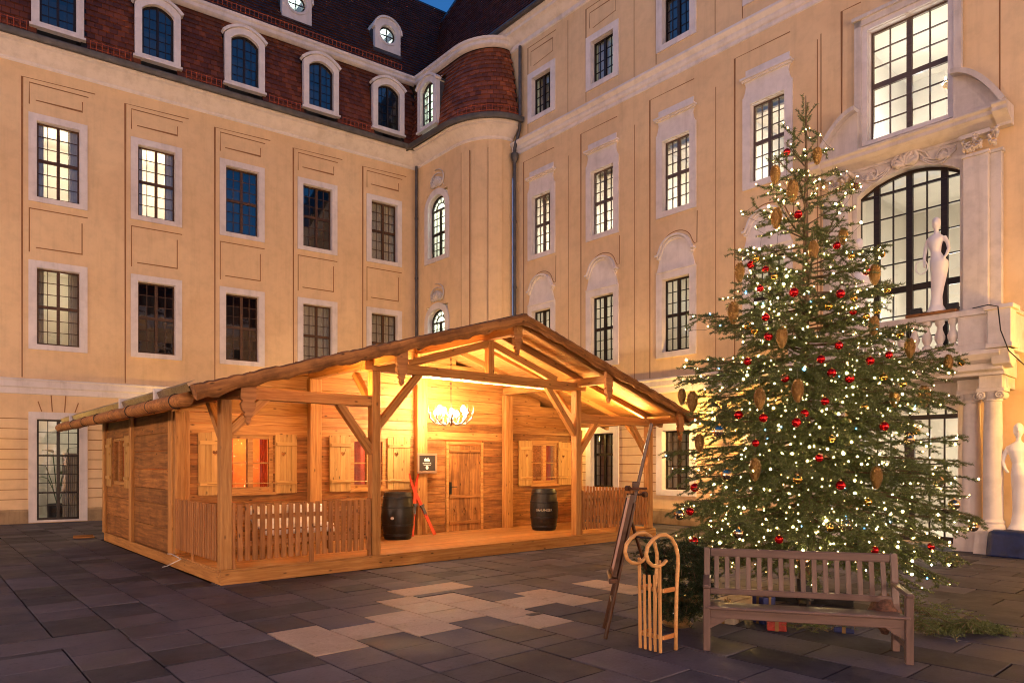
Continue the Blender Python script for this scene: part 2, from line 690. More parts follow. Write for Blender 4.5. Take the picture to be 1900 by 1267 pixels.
# ================================================================== facade kit
def wall_grid(g, u0, u1, z0, z1, holes, depth=0.24, mi=0):
    us = sorted({u0, u1, *[h[0] for h in holes], *[h[1] for h in holes]})
    zs = sorted({z0, z1, *[h[2] for h in holes], *[h[3] for h in holes]})
    us = [u for u in us if u0 <= u <= u1]
    zs = [z for z in zs if z0 <= z <= z1]
    for i in range(len(us) - 1):
        for j in range(len(zs) - 1):
            cu, cz = (us[i] + us[i + 1]) / 2, (zs[j] + zs[j + 1]) / 2
            if any(h[0] < cu < h[1] and h[2] < cz < h[3] for h in holes):
                continue
            g.add([(us[i], 0, zs[j]), (us[i + 1], 0, zs[j]), (us[i + 1], 0, zs[j + 1]), (us[i], 0, zs[j + 1])], [(0, 1, 2, 3)], mi)
    for a, b, c_, d in holes:
        g.add([(a, 0, c_), (b, 0, c_), (b, 0, d), (a, 0, d), (a, depth, c_), (b, depth, c_), (b, depth, d), (a, depth, d)],
              [(0, 1, 5, 4), (1, 2, 6, 5), (2, 3, 7, 6), (3, 0, 4, 7)], mi)


def pane_mesh(w, h, m):
    def fn():
        g = G()
        g.box(-w / 2, w / 2, -0.002, 0.002, -h / 2, h / 2)
        return g.mesh('pane', m)
    return share(('pane', round(w, 3), round(h, 3), m.name), fn)


def window(parent, u0, u1, z0, z1, leaves=(2, 2), tiers=((0.5, 3), (0.5, 3)), fw=0.055, mull=0.085, trans=0.09, mt=0.020, yd=0.13, m=None, panes=True, name='window', local=None, gm=None):
    """multi-pane casement in the parent's facade plane; returns the frame object"""
    m = m or M_FRAME
    gm = gm or M_GLASS
    g = G()
    g.box(u0, u0 + fw, yd, yd + .07, z0, z1)
    g.box(u1 - fw, u1, yd, yd + .07, z0, z1)
    g.box(u0 + fw, u1 - fw, yd + .002, yd + .068, z0, z0 + fw * 1.3)
    g.box(u0 + fw, u1 - fw, yd + .002, yd + .068, z1 - fw, z1)
    iu0, iu1, iz0, iz1 = u0 + fw, u1 - fw, z0 + fw * 1.3, z1 - fw
    nl = len(leaves)
    tot = sum(leaves)
    cw = (iu1 - iu0 - mull * (nl - 1)) / tot
    spans = []
    u = iu0
    for k, c_ in enumerate(leaves):
        spans.append((u, u + cw * c_, c_))
        u += cw * c_
        if k < nl - 1:
            g.box(u, u + mull, yd - .015, yd + .066, iz0, iz1)
            u += mull
    nt = len(tiers)
    zz = iz0
    rects = []
    H = iz1 - iz0 - trans * (nt - 1)
    for k, (fr, rows) in enumerate(tiers):
        h = H * fr
        for a, b, c_ in spans:
            pw, ph = (b - a) / c_, h / rows
            for q in range(1, c_):
                g.box(a + pw * q - mt / 2, a + pw * q + mt / 2, yd + .012, yd + .052, zz, zz + h)
            for q in range(1, rows):
                g.box(a, b, yd + .015, yd + .049, zz + ph * q - mt / 2, zz + ph * q + mt / 2)
            for q in range(c_):
                for w in range(rows):
                    rects.append((a + pw * q, a + pw * (q + 1), zz + ph * w, zz + ph * (w + 1)))
        zz += h
        if k < nt - 1:
            g.box(iu0, iu1, yd - .006, yd + .064, zz, zz + trans)
            zz += trans
    fr_o = g.build(name, m, parent, local=local)
    if panes == 'joined':
        gp = G()
        for a, b, c_, d in rects:
            gp.box(a + .004, b - .004, yd + .031, yd + .035, c_ + .004, d - .004)
        gp.build('glazing', gm, fr_o, local=ID)['kind'] = 'stuff'
    elif panes:
        for a, b, c_, d in rects:
            o = bpy.data.objects.new('pane', pane_mesh(b - a - .004, d - c_ - .004, gm))
            Mx = Matrix.Translation(((a + b) / 2, yd + .033, (c_ + d) / 2)) @ Euler((random.gauss(0, .0035), 0, random.gauss(0, .0035))).to_matrix().to_4x4()
            link(o, fr_o, local=Mx)
    return fr_o


def surround(win, u0, u1, z0, z1, w=0.2, out=0.045, m=None, wb=None, name='surround'):
    g = G()
    wb = w * .75 if wb is None else wb
    a, b, c_, d = u0 - w, u1 + w, z0 - wb, z1 + w
    g.box(a, u0, -out, .005, c_, d)
    g.box(u1, b, -out, .005, c_, d)
    g.box(u0, u1, -out, .005, z1, d)
    g.box(u0, u1, -out, .005, c_, z0)
    # white reveals
    g.box(u0 - .004, u0 + .012, .005, .20, z0, z1)
    g.box(u1 - .012, u1 + .004, .005, .20, z0, z1)
    g.box(u0 + .012, u1 - .012, .005, .20, z1 - .012, z1 + .004)
    g.box(u0 + .012, u1 - .012, .005, .20, z0 - .004, z0 + .014)
    return g.build(name, m or M_TRIM, win, local=ID)


def room(parent, u0, u1, z0, z1, depth=3.2, m=None, light=0, color=(1, .80, .55), lp=None, rad=.12, y0=.25):
    g = G()
    vs = [(x, y, z) for z in (z0, z1) for y in (y0, depth) for x in (u0, u1)]
    g.add(vs, [(0, 1, 3, 2), (4, 6, 7, 5), (2, 3, 7, 6), (0, 2, 6, 4), (1, 5, 7, 3)])
    o = g.build('room', m or M_ROOM, parent, local=ID)
    if light:
        p = lp or ((u0 + u1) / 2, depth * .5, z1 - .7)
        lamp(WM[parent.name] @ Vector(p), light * .62, color, rad)
    return o


def lamp(loc, e, color, rad=.1, name='lamp_light'):
    l_ = bpy.data.lights.new(name, 'POINT')
    l_.energy = e * 0.615
    l_.color = color
    l_.shadow_soft_size = rad
    o = bpy.data.objects.new(name, l_)
    o.location = loc
    COL.objects.link(o)
    return o


def curtain(parent, u0, u1, z0, z1, y=.42, m=None, n=9):
    g = G()
    k = n * 4
    top = [(u0 + (u1 - u0) * i / k, y + .045 * math.sin(i / 4 * 2 * PI) + random.uniform(-.01, .01), z1) for i in range(k + 1)]
    bot = [(p[0] + random.uniform(-.004, .004), p[1] * 1.0, z0) for p in top]
    g.add(top + bot, [(i, i + 1, k + 2 + i, k + 1 + i) for i in range(k)])
    return g.build('curtain', m or M_CURTAIN, parent, local=ID, smooth='all')


def line(g, pts, w=.030):
    g.rail(pts, w, -.004, .002)


def tile_roof(g, fn, U, V, tw=.21, th=.195, skip=None):
    """overlapping plain tiles on the surface fn(u, v) -> point, u along the eaves, v up the slope"""
    nu, nv = int(U / tw), int(V / th)
    for j in range(nv):
        for i in range(nu):
            ua = (i + (.5 if j % 2 else 0)) * tw
            ub = ua + tw * .95
            va, vb = j * th, (j + 1) * th + .03
            if skip and skip((ua + ub) / 2, (va + vb) / 2):
                continue
            p = [Vector(fn(ua, va)), Vector(fn(ub, va)), Vector(fn(ub, vb)), Vector(fn(ua, vb))]
            n_ = (p[1] - p[0]).cross(p[3] - p[0]).normalized()
            l0 = .040 + random.uniform(0, .018)
            q = [p[0] + n_ * l0, p[1] + n_ * l0, p[2] + n_ * .004, p[3] + n_ * .004]
            g.add([p[0], p[1], *q], [(0, 1, 3, 2), (2, 3, 4, 5), (0, 2, 5), (1, 4, 3)])


def relief(g, cu, cz, w, h, n=9, seed=1, y=-.02, r0=.035):
    """baroque stucco: leaf scrolls and a shell in shallow relief"""
    rr = random.Random(seed)
    for k in range(n):
        sx = -1 if k % 2 else 1
        t = (k // 2) / max(1, n // 2)
        a0 = PI / 2 - sx * (0.25 + 1.25 * t)
        pts = []
        L = (0.35 + .65 * rr.random())
        for q in range(9):
            s_ = q / 8
            ang = a0 + sx * (1.9 * s_ * s_)
            rad = s_ * L
            pts.append((cu + math.cos(a0) * .12 * w + rad * w / 2 * math.cos(ang), y - .03 * math.sin(s_ * PI), cz + rad * h * math.sin(ang) * .9))
        g.tube(pts, [r0 * (1.05 - .75 * q / 8) for q in range(9)], 6)
    for k in range(7):
        a = PI * (k + .5) / 7
        g.tube([(cu, y, cz), (cu + math.cos(a) * w * .16, y - .05, cz + math.sin(a) * h * .3), (cu + math.cos(a) * w * .24, y - .02, cz + math.sin(a) * h * .45)], [r0 * .5, r0, r0 * .7], 6)


def dormer(parent, uc, zb, w, h, lit=0, local=None, back=1.6, color=(.7, .9, 1.0)):
    """arched roof dormer, front at y=-0.1; local frame of the parent (or given matrix)"""
    g = G()
    ow = w / 2 + .20
    rise = .24
    sp = zb + h - rise            # springing of the arch

    def arc(hw, r_, zs, n=10):
        return [(uc - hw + 2 * hw * i / n, zs + r_ * math.sin(PI * i / n) ** .8 if 0 < i < n else zs) for i in range(n + 1)]
    inner = arc(w / 2, rise, sp)
    outer = [(uc - ow, zb - .12)] + [(uc - ow, sp + .02)] + arc(ow, rise + .10, sp + .12)[0:] + [(uc + ow, zb - .12)]
    hole = [(uc - w / 2, zb)] + inner + [(uc + w / 2, zb)]
    plate_with_holes(outer, [hole], -.16, .02, g=g)
    cap = arc(ow + .06, rise + .11, sp + .16)
    g.rail(cap, .09, -.22, .04)
    g.box(uc - ow - .05, uc + ow + .05, -.20, .02, zb - .17, zb - .10)
    d = g.build('dormer', M_TRIM, parent, local=local)
    c_ = G()
    c_.box(uc - ow + .03, uc - ow + .06, .02, back, zb - .3, sp + .12)
    c_.box(uc + ow - .06, uc + ow - .03, .02, back, zb - .3, sp + .12)
    top = [(x, z + .03) for x, z in arc(ow + .02, rise + .12, sp + .14)]
    c_.add([(x, .02, z) for x, z in top] + [(x, back, z) for x, z in top], [(i, i + 1, len(top) + i + 1, len(top) + i) for i in range(len(top) - 1)])
    c_.build('cheek', M_ZINC, d, local=ID)
    # casement with an arched head
    f = G()
    yd = -.02
    f.rail([(uc - w / 2 + .03, zb + .03)] + [(max(uc - w / 2 + .03, min(uc + w / 2 - .03, x)), z - .03) for x, z in inner] + [(uc + w / 2 - .03, zb + .03)], .06, yd, yd + .06, closed=True)
    f.box(uc - .035, uc + .035, yd - .012, yd + .058, zb + .05, sp + rise - .04)
    for s_ in (-1, 1):
        f.box(uc + s_ * w / 4 - .009, uc + s_ * w / 4 + .009, yd + .01, yd + .05, zb + .05, sp + rise * .7)
    nr = 5
    for q in range(1, nr):
        z = zb + (sp + .1 - zb) * q / nr
        f.box(uc - w / 2 + .05, uc + w / 2 - .05, yd + .012, yd + .048, z - .009, z + .009)
    f.build('window_frame', M_DFRAME, d, local=ID)
    p = G()
    p.prism([(uc - w / 2 + .02, zb + .02)] + [(x, z - .01) for x, z in inner] + [(uc + w / 2 - .02, zb + .02)], yd + .028, yd + .032)
    p.build('glazing', M_GLASS, d, local=ID)
    r_ = G()
    vs = [(x, y, z) for z in (zb - .3, sp + rise) for y in (.06, back) for x in (uc - w / 2 - .1, uc + w / 2 + .1)]
    r_.add(vs, [(0, 1, 3, 2), (4, 6, 7, 5), (2, 3, 7, 6), (0, 2, 6, 4), (1, 5, 7, 3)])
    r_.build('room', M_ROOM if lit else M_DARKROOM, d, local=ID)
    if lit:
        lamp(WM[d.name] @ Vector((uc, back * .55, sp)), lit, color, .1)
    return d


# ================================================================== left wing
LW = empty('palace_wing', (0, YL, 0), PHI, 'ochre palace wing with brown tiled mansard roof and five arched dormers behind the hut', 'building')
UC = [3.5365 + 2.69 * i for i in range(-4, 5)]
WLw = 1.103
rows_L = [(5.34, 7.645), (9.75, 12.03)]
holes = []
for u in UC:
    for z0, z1 in rows_L:
        holes.append((u - WLw / 2, u + WLw / 2, z0, z1))
    holes.append((u - WLw / 2, u + WLw / 2, 0.06, 3.12))
g = G()
wall_grid(g, -12.5, 15.66, 0, 13.75, holes)
g.build('wall', M_PLASTER, LW, local=ID)

WARM = (1.0, 0.80, 0.55)
ln = G()
for k, u in enumerate(UC):
    i = k - 4
    for r_, (z0, z1) in enumerate(rows_L):
        if i < 0:
            w = window(LW, u - WLw / 2, u + WLw / 2, z0, z1, panes='joined')
        else:
            w = window(LW, u - WLw / 2, u + WLw / 2, z0, z1)
        surround(w, u - WLw / 2, u + WLw / 2, z0, z1, .2)
        lit = {(0, 1): 75, (1, 1): 110, (0, 0): 34}.get((i, r_), 0)
        if i >= 0:
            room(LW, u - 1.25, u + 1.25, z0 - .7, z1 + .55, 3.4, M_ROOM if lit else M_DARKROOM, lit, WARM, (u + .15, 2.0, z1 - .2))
            if lit:
                curtain(LW, u - .75, u - .36, z0 - .6, z1 + .4)
                curtain(LW, u + .30, u + .75, z0 - .6, z1 + .4)
            elif (i, r_) in ((3, 0), (4, 0), (4, 1)):
                curtain(LW, u - .7, u + .7, z0 - .6, z1 + .4, n=14)
        # panel edges, their shade lines painted as dark strips
        if r_ == 1:
            line(ln, [(u - .905, 4.34), (u - .905, 13.24), (u + .96, 13.28)])
            line(ln, [(u - .73, 12.48), (u - .73, 13.12), (u + .78, 13.12)])
            line(ln, [(u - .57, 12.63), (u + .62, 12.63), (u + .62, 12.93)])
            line(ln, [(u - .73, 8.08), (u - .73, 9.38), (u + .76, 9.38)])
            line(ln, [(u - .57, 8.23), (u + .61, 8.23), (u + .61, 9.18)])
    # ground floor french window
    w = window(LW, u - WLw / 2, u + WLw / 2, .06, 3.12, (2, 2), ((.26, 2), (.38, 4), (.36, 3)), fw=.06, panes=(True if i == 0 else 'joined'), m=M_DFRAME, trans=.05)
    surround(w, u - WLw / 2, u + WLw / 2, .06, 3.12, .2, wb=.04)
    if i == 0:
        room(LW, u - 1.6, u + 1.6, 0, 3.6, 4.0, None, 38, (1, .86, .66), (u + .3, 2.2, 3.2))
        curtain(LW, u + .12, u + .6, .05, 2.1, y=.5)
    else:
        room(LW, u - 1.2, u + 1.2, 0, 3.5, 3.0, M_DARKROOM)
    for du, dz in ((-.46, .3), (-.17, .55), (.17, .55), (.46, .3)):
        line(ln, [(u + du * .92, 3.34), (u + du * 1.12, 3.34 + dz)], .028)
# rusticated ground floor: horizontal joints
prev = -12.4
for u in UC + [16.4]:
    a, b = prev, u - WLw / 2 - .22
    for z in (.72, 1.01, 1.31, 1.61, 1.90, 2.20, 2.51, 2.81, 3.11):
        if b > a:
            line(ln, [(a, z), (min(b, 15.6), z)], .022)
    prev = u + WLw / 2 + .22
ln.build('shade_and_joint_lines', M_LINE, LW, local=ID)
# plinth
prev = -12.5
for u in UC + [99]:
    b = min(u - WLw / 2 - .2, 15.6)
    pl = G()
    pl.prism([(-.05, 0), (-.05, .36), (-.02, .42), (.002, .42), (.002, 0)], prev, b, axis='x')
    pl.build('plinth', M_PLINTH, LW, local=ID)
    prev = u + WLw / 2 + .2
# string course between ground and first floor
st = G()
sc_prof = [(.0, 3.84), (.03, 3.86), (.03, 4.02), (.07, 4.06), (.07, 4.22), (.10, 4.26), (.10, 4.29), (0, 4.31)]
st.prism([(-o_, z) for o_, z in sc_prof], -12.5, 15.62, axis='x')
st.build('string_course', M_TRIM, LW, local=ID)

# ---- the corner tower, world coordinates
C1 = (15.66 * math.cos(PHI), YL + 15.66 * math.sin(PHI))
TX, TY, TA, TB = 15.58, 21.15, 1.32, 1.80
tw_path = [(TX, 23.9), (TX, 23.0), (TX, 22.0), (TX, TY)] + [(TX + TA - TA * math.cos(t), TY - TB * math.sin(t)) for t in [PI / 2 * k / 14 for k in range(1, 15)]]
Lstart = (-12.5 * math.cos(PHI), YL - 12.5 * math.sin(PHI))
eave_path = [Lstart, (C1[0] - .02, C1[1])] + tw_path[1:]
TW = empty('corner_tower', (TX + .6, 21.5, 0), 0, 'rounded ochre stair tower with red tiled curved roof in the courtyard corner', 'building')
g = G()
# straight part with window openings (arched windows come as plates), then the round part
tws = [(5.6, 7.3, 7.9), (9.72, 11.70, 12.32)]         # sill, springing, apex
wy0, wy1 = 22.98, 21.60


def tbox(u):                                        # u = distance from (TX,23.9) towards the camera along -Y
    return 23.9 - u


MT = Matrix.Translation((TX, 23.9, 0)) @ Matrix.Rotation(-PI / 2, 4, 'Z')   # local x = -Y, local y = +X
hol = [(23.9 - wy0 - .0, 23.9 - wy1, s_, ap) for s_, sp, ap in tws]
wall_grid(g, 0, 23.9 - TY, 0, 14.1, hol, .3)
g.v = [tuple(MT @ Vector(v)) for v in g.v]
sweep(g, tw_path[3:], [(0, 0), (0, 14.1)])
g.build('wall', M_PLASTER, TW, world=ID, smooth=True)
sg = G()
for kk, off in ((4, 0), (9, 0)):
    pass
strip = tw_path[6:9]
sweep(sg, tw_path[5:8], [(0, 0), (.045, 0), (.045, 13.3), (0, 13.3)])
sweep(sg, tw_path[11:15], [(0, 0), (.05, 0), (.05, 13.5), (0, 13.5)])
sg.build('pilaster_strip', M_PLASTER, TW, world=ID)
tl = G()
for kk in (5, 7, 11, 13):
    p = tw_path[kk]
    tl.tube([(p[0] - .03, p[1] - .02, 4), (p[0] - .03, p[1] - .02, 13.3)], .016, 6)
tl.build('shade_and_joint_lines', M_LINE, TW, world=ID)
for s_, sp, ap in tws:
    u0, u1 = 23.9 - wy0, 23.9 - wy1
    uc, hw = (u0 + u1) / 2, (u1 - u0) / 2

    def arc2(r_, zs, n=14, hh=None):
        return [(uc - r_ * math.cos(PI * i / n), zs + (hh or r_) * math.sin(PI * i / n)) for i in range(n + 1)]
    rise = ap - sp - .02
    f = G()
    yd = .16
    fw0, fw1, fz1 = u0 + .12, u1 - .12, sp
    win = window(TW, fw0, fw1, s_ + .06, sp, (2, 2), ((.5, 3), (.5, 3)), yd=yd, panes='joined', m=M_DFRAME, local=WM[TW.name].inverted() @ MT)
    ff = G()
    aw = hw - .12
    ff.rail(arc2(aw - .03, sp, hh=rise - .15), .06, yd, yd + .06)
    ff.rail(arc2(aw * .5, sp, hh=(rise - .15) * .5), .03, yd + .01, yd + .05)
    for q in range(1, 6):
        a = PI * q / 6
        ff.rail([(uc - aw * .5 * math.cos(a), sp + (rise - .15) * .5 * math.sin(a)), (uc - aw * .97 * math.cos(a), sp + (rise - .15) * .97 * math.sin(a))], .022, yd + .012, yd + .048)
    ff.build('fanlight', M_DFRAME, win, local=ID)
    gp = G()
    gp.prism(arc2(aw - .01, sp, hh=rise - .15), yd + .028, yd + .032)
    gp.build('pane', M_GLASS, win, local=ID)
    sr = G()
    hole = [(u0 + .12, s_ + .06)] + arc2(aw, sp, hh=rise - .12) + [(u1 - .12, s_ + .06)]
    outer = [(u0 - .12, s_ - .12)] + [(u0 - .12, sp)] + arc2(hw + .12, sp, hh=rise + .12)[1:-1] + [(u1 + .12, sp), (u1 + .12, s_ - .12)]
    plate_with_holes(outer, [hole], -.05, .30, g=sr)
    sr.build('surround', M_TRIM, win, local=ID)
    rl = G()
    relief(rl, uc, ap + .18, 1.5, .8, 11, 3, -.03, .05)
    rl.build('stucco_ornament', M_STONE, win, local=ID, smooth='all')
    rm = G()
    vs = [(x, y, z) for z in (s_ - .6, ap + .3) for y in (.32, 2.2) for x in (u0 - .6, u1 + .6)]
    rm.add(vs, [(0, 1, 3, 2), (4, 6, 7, 5), (2, 3, 7, 6), (0, 2, 6, 4), (1, 5, 7, 3)])
    rm.build('room', M_ROOM, win, local=ID)
    lamp(MT @ Vector((uc - .1, 1.3, sp + .1)), 60, (.88, 1.0, .86), .12)

# ---- eaves cornice, gutter and mansard run round both
COVE = [(0, 13.62), (.04, 13.66), (.04, 13.72), (.10, 13.76), (.20, 13.84), (.34, 13.98), (.42, 14.02), (.42, 14.10), (.50, 14.13), (.50, 14.18), (0, 14.2)]
GUT = [(.50, 14.14), (.50, 14.30), (.53, 14.31), (.56, 14.16), (.60, 14.10), (.66, 14.10), (.70, 14.16), (.71, 14.27), (.69, 14.27), (.67, 14.17), (.63, 14.14), (.59, 14.16)]
for nm, path, par in (('left', eave_path[:2], LW), ('tower', eave_path[1:], TW)):
    g = G()
    sweep(g, path, COVE)
    g.build('cornice', M_TRIM, par, world=ID, smooth=True)
    g = G()
    sweep(g, path, GUT)
    g.build('gutter', M_ZINC, par, world=ID, smooth=True)
    MAN = [(.44, 14.22), (.37, 14.55), (.29, 15.05), (.18, 15.65), (.03, 16.35), (-.20, 17.1)]
    if par is TW:
        g = G()
        sweep(g, [(TX, 21.75)] + path[3:], MAN)
        sweep(g, [path[0], (TX, 22.82)], MAN)
        g.build('roof_deck', M_IRON, par, world=ID)
    else:
        prev = -12.5
        g = G()
        for u in UC[4:] + [16.4]:
            b = min(u - .55, 15.64)
            g.add([(x_, -o_, z_) for o_, z_ in MAN for x_ in (prev, b)], [(2 * q, 2 * q + 1, 2 * q + 3, 2 * q + 2) for q in range(len(MAN) - 1)])
            prev = u + .55
        g.build('roof_deck', M_IRON, par, local=ID)
    g = G()
    sweep(g, path, [(-.14, 17.06), (-.04, 17.08), (.02, 17.14), (.02, 17.24), (.08, 17.28), (.10, 17.36), (-.2, 17.42)])
    g.build('upper_cornice', M_TRIM, par, world=ID, smooth=True)


def man(v):
    """mansard section: distance up the slope -> (out, z)"""
    P_ = [(.44, 14.22), (.37, 14.55), (.29, 15.05), (.18, 15.65), (.03, 16.35), (-.20, 17.1)]
    for a, b in zip(P_, P_[1:]):
        l_ = math.hypot(b[0] - a[0], b[1] - a[1])
        if v <= l_:
            t = v / l_
            return (a[0] + (b[0] - a[0]) * t, a[1] + (b[1] - a[1]) * t)
        v -= l_
    return P_[-1]


g = G()
tile_roof(g, lambda u, v: (u, -man(v)[0], man(v)[1]), 14.4, 3.0, skip=lambda u, v: v < 2.55 and min(abs(u + 1.2 - c_) for c_ in UC) < .60)
g.v = [(v[0] + 1.2, v[1], v[2]) for v in g.v]
g.build('roof_tiles', M_TILE, LW, local=ID)['kind'] = 'stuff'
# tower tiles
tp = [Vector(p) for p in tw_path]
cum = [0]
for a, b in zip(tp, tp[1:]):
    cum.append(cum[-1] + (b - a).length)


def along(s_):
    s_ = max(0, min(s_, cum[-1] - 1e-4))
    for i in range(len(tp) - 1):
        if s_ <= cum[i + 1]:
            t = (s_ - cum[i]) / (cum[i + 1] - cum[i])
            d = (tp[i + 1] - tp[i]).normalized()
            da = (tp[i] - tp[i - 1]).normalized() if i else d
            db = (tp[i + 2] - tp[i + 1]).normalized() if i + 2 < len(tp) else d
            dd = ((da + d).normalized() * (1 - t) + (d + db).normalized() * t).normalized()
            return tp[i].lerp(tp[i + 1], t), Vector((dd.y, -dd.x))


def tower_surf(u, v):
    p, n_ = along(u)
    o_, z = man(v)
    q = p + n_ * o_
    return (q.x, q.y, z)


g = G()
tile_roof(g, tower_surf, cum[-1], 3.0, .19, .18, skip=lambda u, v: v < 2.5 and abs(u - 1.62) < .57)
g.build('roof_tiles', M_TILE3, TW, world=ID)['kind'] = 'stuff'

# upper roof slope of the left wing
RS = math.atan2(23.5 - 17.4, 3.9)


def upper(u, v):
    return (u, .05 + v * math.cos(RS), 17.42 + v * math.sin(RS))


g = G()
RD = [(11.02, 18.95), (14.72, 19.08)]
vz = lambda z: (z - 17.42) / math.sin(RS)
us_ = sorted([-12.5, 23] + [u + d for u, _ in RD for d in (-.5, .5)])
vs_ = [0, 1.22, 2.75, 7.25]
for i in range(len(us_) - 1):
    for j in range(3):
        if j == 1 and any(abs((us_[i] + us_[i + 1]) / 2 - u) < .1 for u, _ in RD):
            continue
        g.add([upper(us_[i], vs_[j]), upper(us_[i + 1], vs_[j]), upper(us_[i + 1], vs_[j + 1]), upper(us_[i], vs_[j + 1])], [(0, 1, 2, 3)])
p_ = upper(0, 7.25)
g.add([(-12.5, p_[1], p_[2]), (23, p_[1], p_[2]), (23, p_[1] + 5, p_[2] - 7), (-12.5, p_[1] + 5, p_[2] - 7)], [(0, 1, 2, 3)])
g.build('upper_roof_deck', M_IRON, LW, local=ID)
g = G()
tile_roof(g, lambda u, v: upper(u + 4.5, v), 15.5, 7.2, .22, .21, skip=lambda u, v: 1.2 < v < 2.7 and min(abs(u + 4.5 - c_) for c_, _ in RD) < .5)
g.build('upper_roof_tiles', M_TILE2, LW, local=ID)['kind'] = 'stuff'
# tower flat top between cornice and the roof slope
g = G()
tt = [(p[0] + .1, p[1]) for p in tw_path] + [(19.5, 19.4), (19.5, 24.5), (15.6, 24.5)]
g.prism(tt, 17.30, 17.40, axis='z')
g.build('roof_top', M_ZINC, TW, world=ID)


def snow_guard(parent, fnpt, U, name='snow_guard'):
    g = G()
    n = int(U / .15)
    for h in (.06, .26):
        pts = [fnpt(U * i / max(1, n // 3), h) for i in range(n // 3 + 1)]
        g.tube(pts, .012, 4)
    for i in range(n + 1):
        u = U * i / n
        g.tube([fnpt(u, .02), fnpt(u, .28)], .014, 4)
    o = g.build(name, M_REDIRON, parent, world=None, local=None)
    return o


prev = 1.2
for u in UC[4:] + [15.9]:
    a, b = prev, u - .80
    if b - a > .3:
        snow_guard(LW, lambda s_, h, a=a: (a + s_, -.44 - h * .1, 14.40 + h), b - a)
    prev = u + .80
snow_guard(LW, lambda s_, h: (4.5 + s_, .12 - h * .1, 17.50 + h), 10.6)
snow_guard(TW, lambda s_, h: WM[TW.name].inverted() @ Vector((*(along(3.35 + s_)[0] + along(3.35 + s_)[1] * .46), 14.40 + h)), 2.0)
# dormers
for i, u in enumerate(UC[4:]):
    dormer(LW, u - .03, 14.76, .92, 1.68, 0, local=Matrix.Translation((0, -.34, 0)))
dormer(TW, 23.9 - 22.28, 14.76, .86, 1.62, 26, local=WM[TW.name].inverted() @ MT @ Matrix.Translation((0, -.34, 0)), back=1.5, color=(.75, 1.0, .95))

# round dormers on the upper slope
for u, zc in RD:
    g = G()
    y = .70
    n = 24
    circ = [(u + .34 * math.cos(2 * PI * i / n), zc + .34 * math.sin(2 * PI * i / n)) for i in range(n)]
    outer = [(u - .56, zc - .68), (u + .56, zc - .68), (u + .56, zc + .10)] + [(u + .56 * math.cos(a), zc + .12 + .52 * math.sin(a)) for a in [PI * k / 12 for k in range(1, 12)]] + [(u - .56, zc + .10)]
    plate_with_holes(outer, [circ], y - .14, y + .05, g=g)
    g.rail([(u + .6 * math.cos(a), zc + .12 + .56 * math.sin(a)) for a in [PI * k / 12 for k in range(13)]], .07, y - .2, y + .06)
    g.rail([(u + .40 * math.cos(2 * PI * k / n), zc + .40 * math.sin(2 * PI * k / n)) for k in range(n)], .08, y - .17, y - .1, closed=True)
    d = g.build('round_dormer', M_TRIM, LW, local=ID)
    c_ = G()
    prof = outer
    c_.add([(p[0] * .98 + u * .02, y + .05, p[1]) for p in prof] + [(p[0] * .98 + u * .02, y + 1.6, p[1]) for p in prof], [(i, (i + 1) % len(prof), len(prof) + (i + 1) % len(prof), len(prof) + i) for i in range(len(prof))])
    c_.box(u - .62, u + .62, y - .12, y + .3, zc - .95, zc - .68)
    c_.build('cheek', M_ZINC, d, local=ID)
    f = G()
    f.rail([(u + .31 * math.cos(2 * PI * k / n), zc + .31 * math.sin(2 * PI * k / n)) for k in range(n)], .05, y - .02, y + .03, closed=True)
    f.box(u - .014, u + .014, y - .015, y + .025, zc - .3, zc + .3)
    f.box(u - .3, u + .3, y - .013, y + .023, zc - .014, zc + .014)
    f.build('window_frame', M_DFRAME, d, local=ID)
    p = G()
    p.prism([(u + .33 * math.cos(2 * PI * k / n), zc + .33 * math.sin(2 * PI * k / n)) for k in range(n)], y + .003, y + .007)
    p.build('pane', M_GLASS, d, local=ID)
    r_ = G()
    vs = [(x, yy, z) for z in (zc - .6, zc + .5) for yy in (y + .06, y + 1.5) for x in (u - .5, u + .5)]
    r_.add(vs, [(0, 1, 3, 2), (4, 6, 7, 5), (2, 3, 7, 6), (0, 2, 6, 4), (1, 5, 7, 3)])
    r_.build('room', M_ROOM, d, local=ID)
    lamp(WM[LW.name] @ Vector((u, y + .7, zc + .2)), 9, (.75, .95, 1.0), .08)

# downpipes
def pipe(name, parent, pts, r_=.055):
    g = G()
    g.tube(pts, r_, 10)
    for p in pts[1:]:
        if p[2] < 12.5:
            g.lathe([(r_ * 1.25, -.04), (r_ * 1.25, .04)], 10, Matrix.Translation(p))
    return g.build(name, M_ZINC, parent, world=ID, smooth=True)


pipe('downpipe', TW, [(15.50, 23.62, 13.7), (15.50, 23.62, 11.6), (15.50, 23.62, 9.2), (15.50, 23.62, 6.8), (15.50, 23.62, 4.2), (15.50, 23.62, .1)])

# ================================================================== right wing (local x = towards the camera, local y = into the building)
RW = empty('palace_wing', (XR, 0, 0), -PI / 2 + PSI, 'tall ochre palace wing with a stone portal and balcony behind the fir tree', 'building')
TC = [17.857, 15.001, 12.145, 9.289]
WRw = .961
PC = -5.93                                  # portal axis
rows_R = [(1.0, 2.75), (5.058, 7.205), (9.214, 11.30), (14.16, 15.55)]
holes = []
for t in TC:
    for z0, z1 in rows_R:
        holes.append((-t - WRw / 2, -t + WRw / 2, z0, z1))
holes.append((PC - 1.11, PC + 1.11, 4.0, 8.62))
holes.append((PC - .83, PC + .83, 9.25, 11.83))
holes.append((PC - 1.10, PC + 1.10, .05, 3.25))
holes.append((PC - .6, PC + .6, 14.16, 15.55))
g = G()
wall_grid(g, -19.4, 16, 0, 17.3, holes)
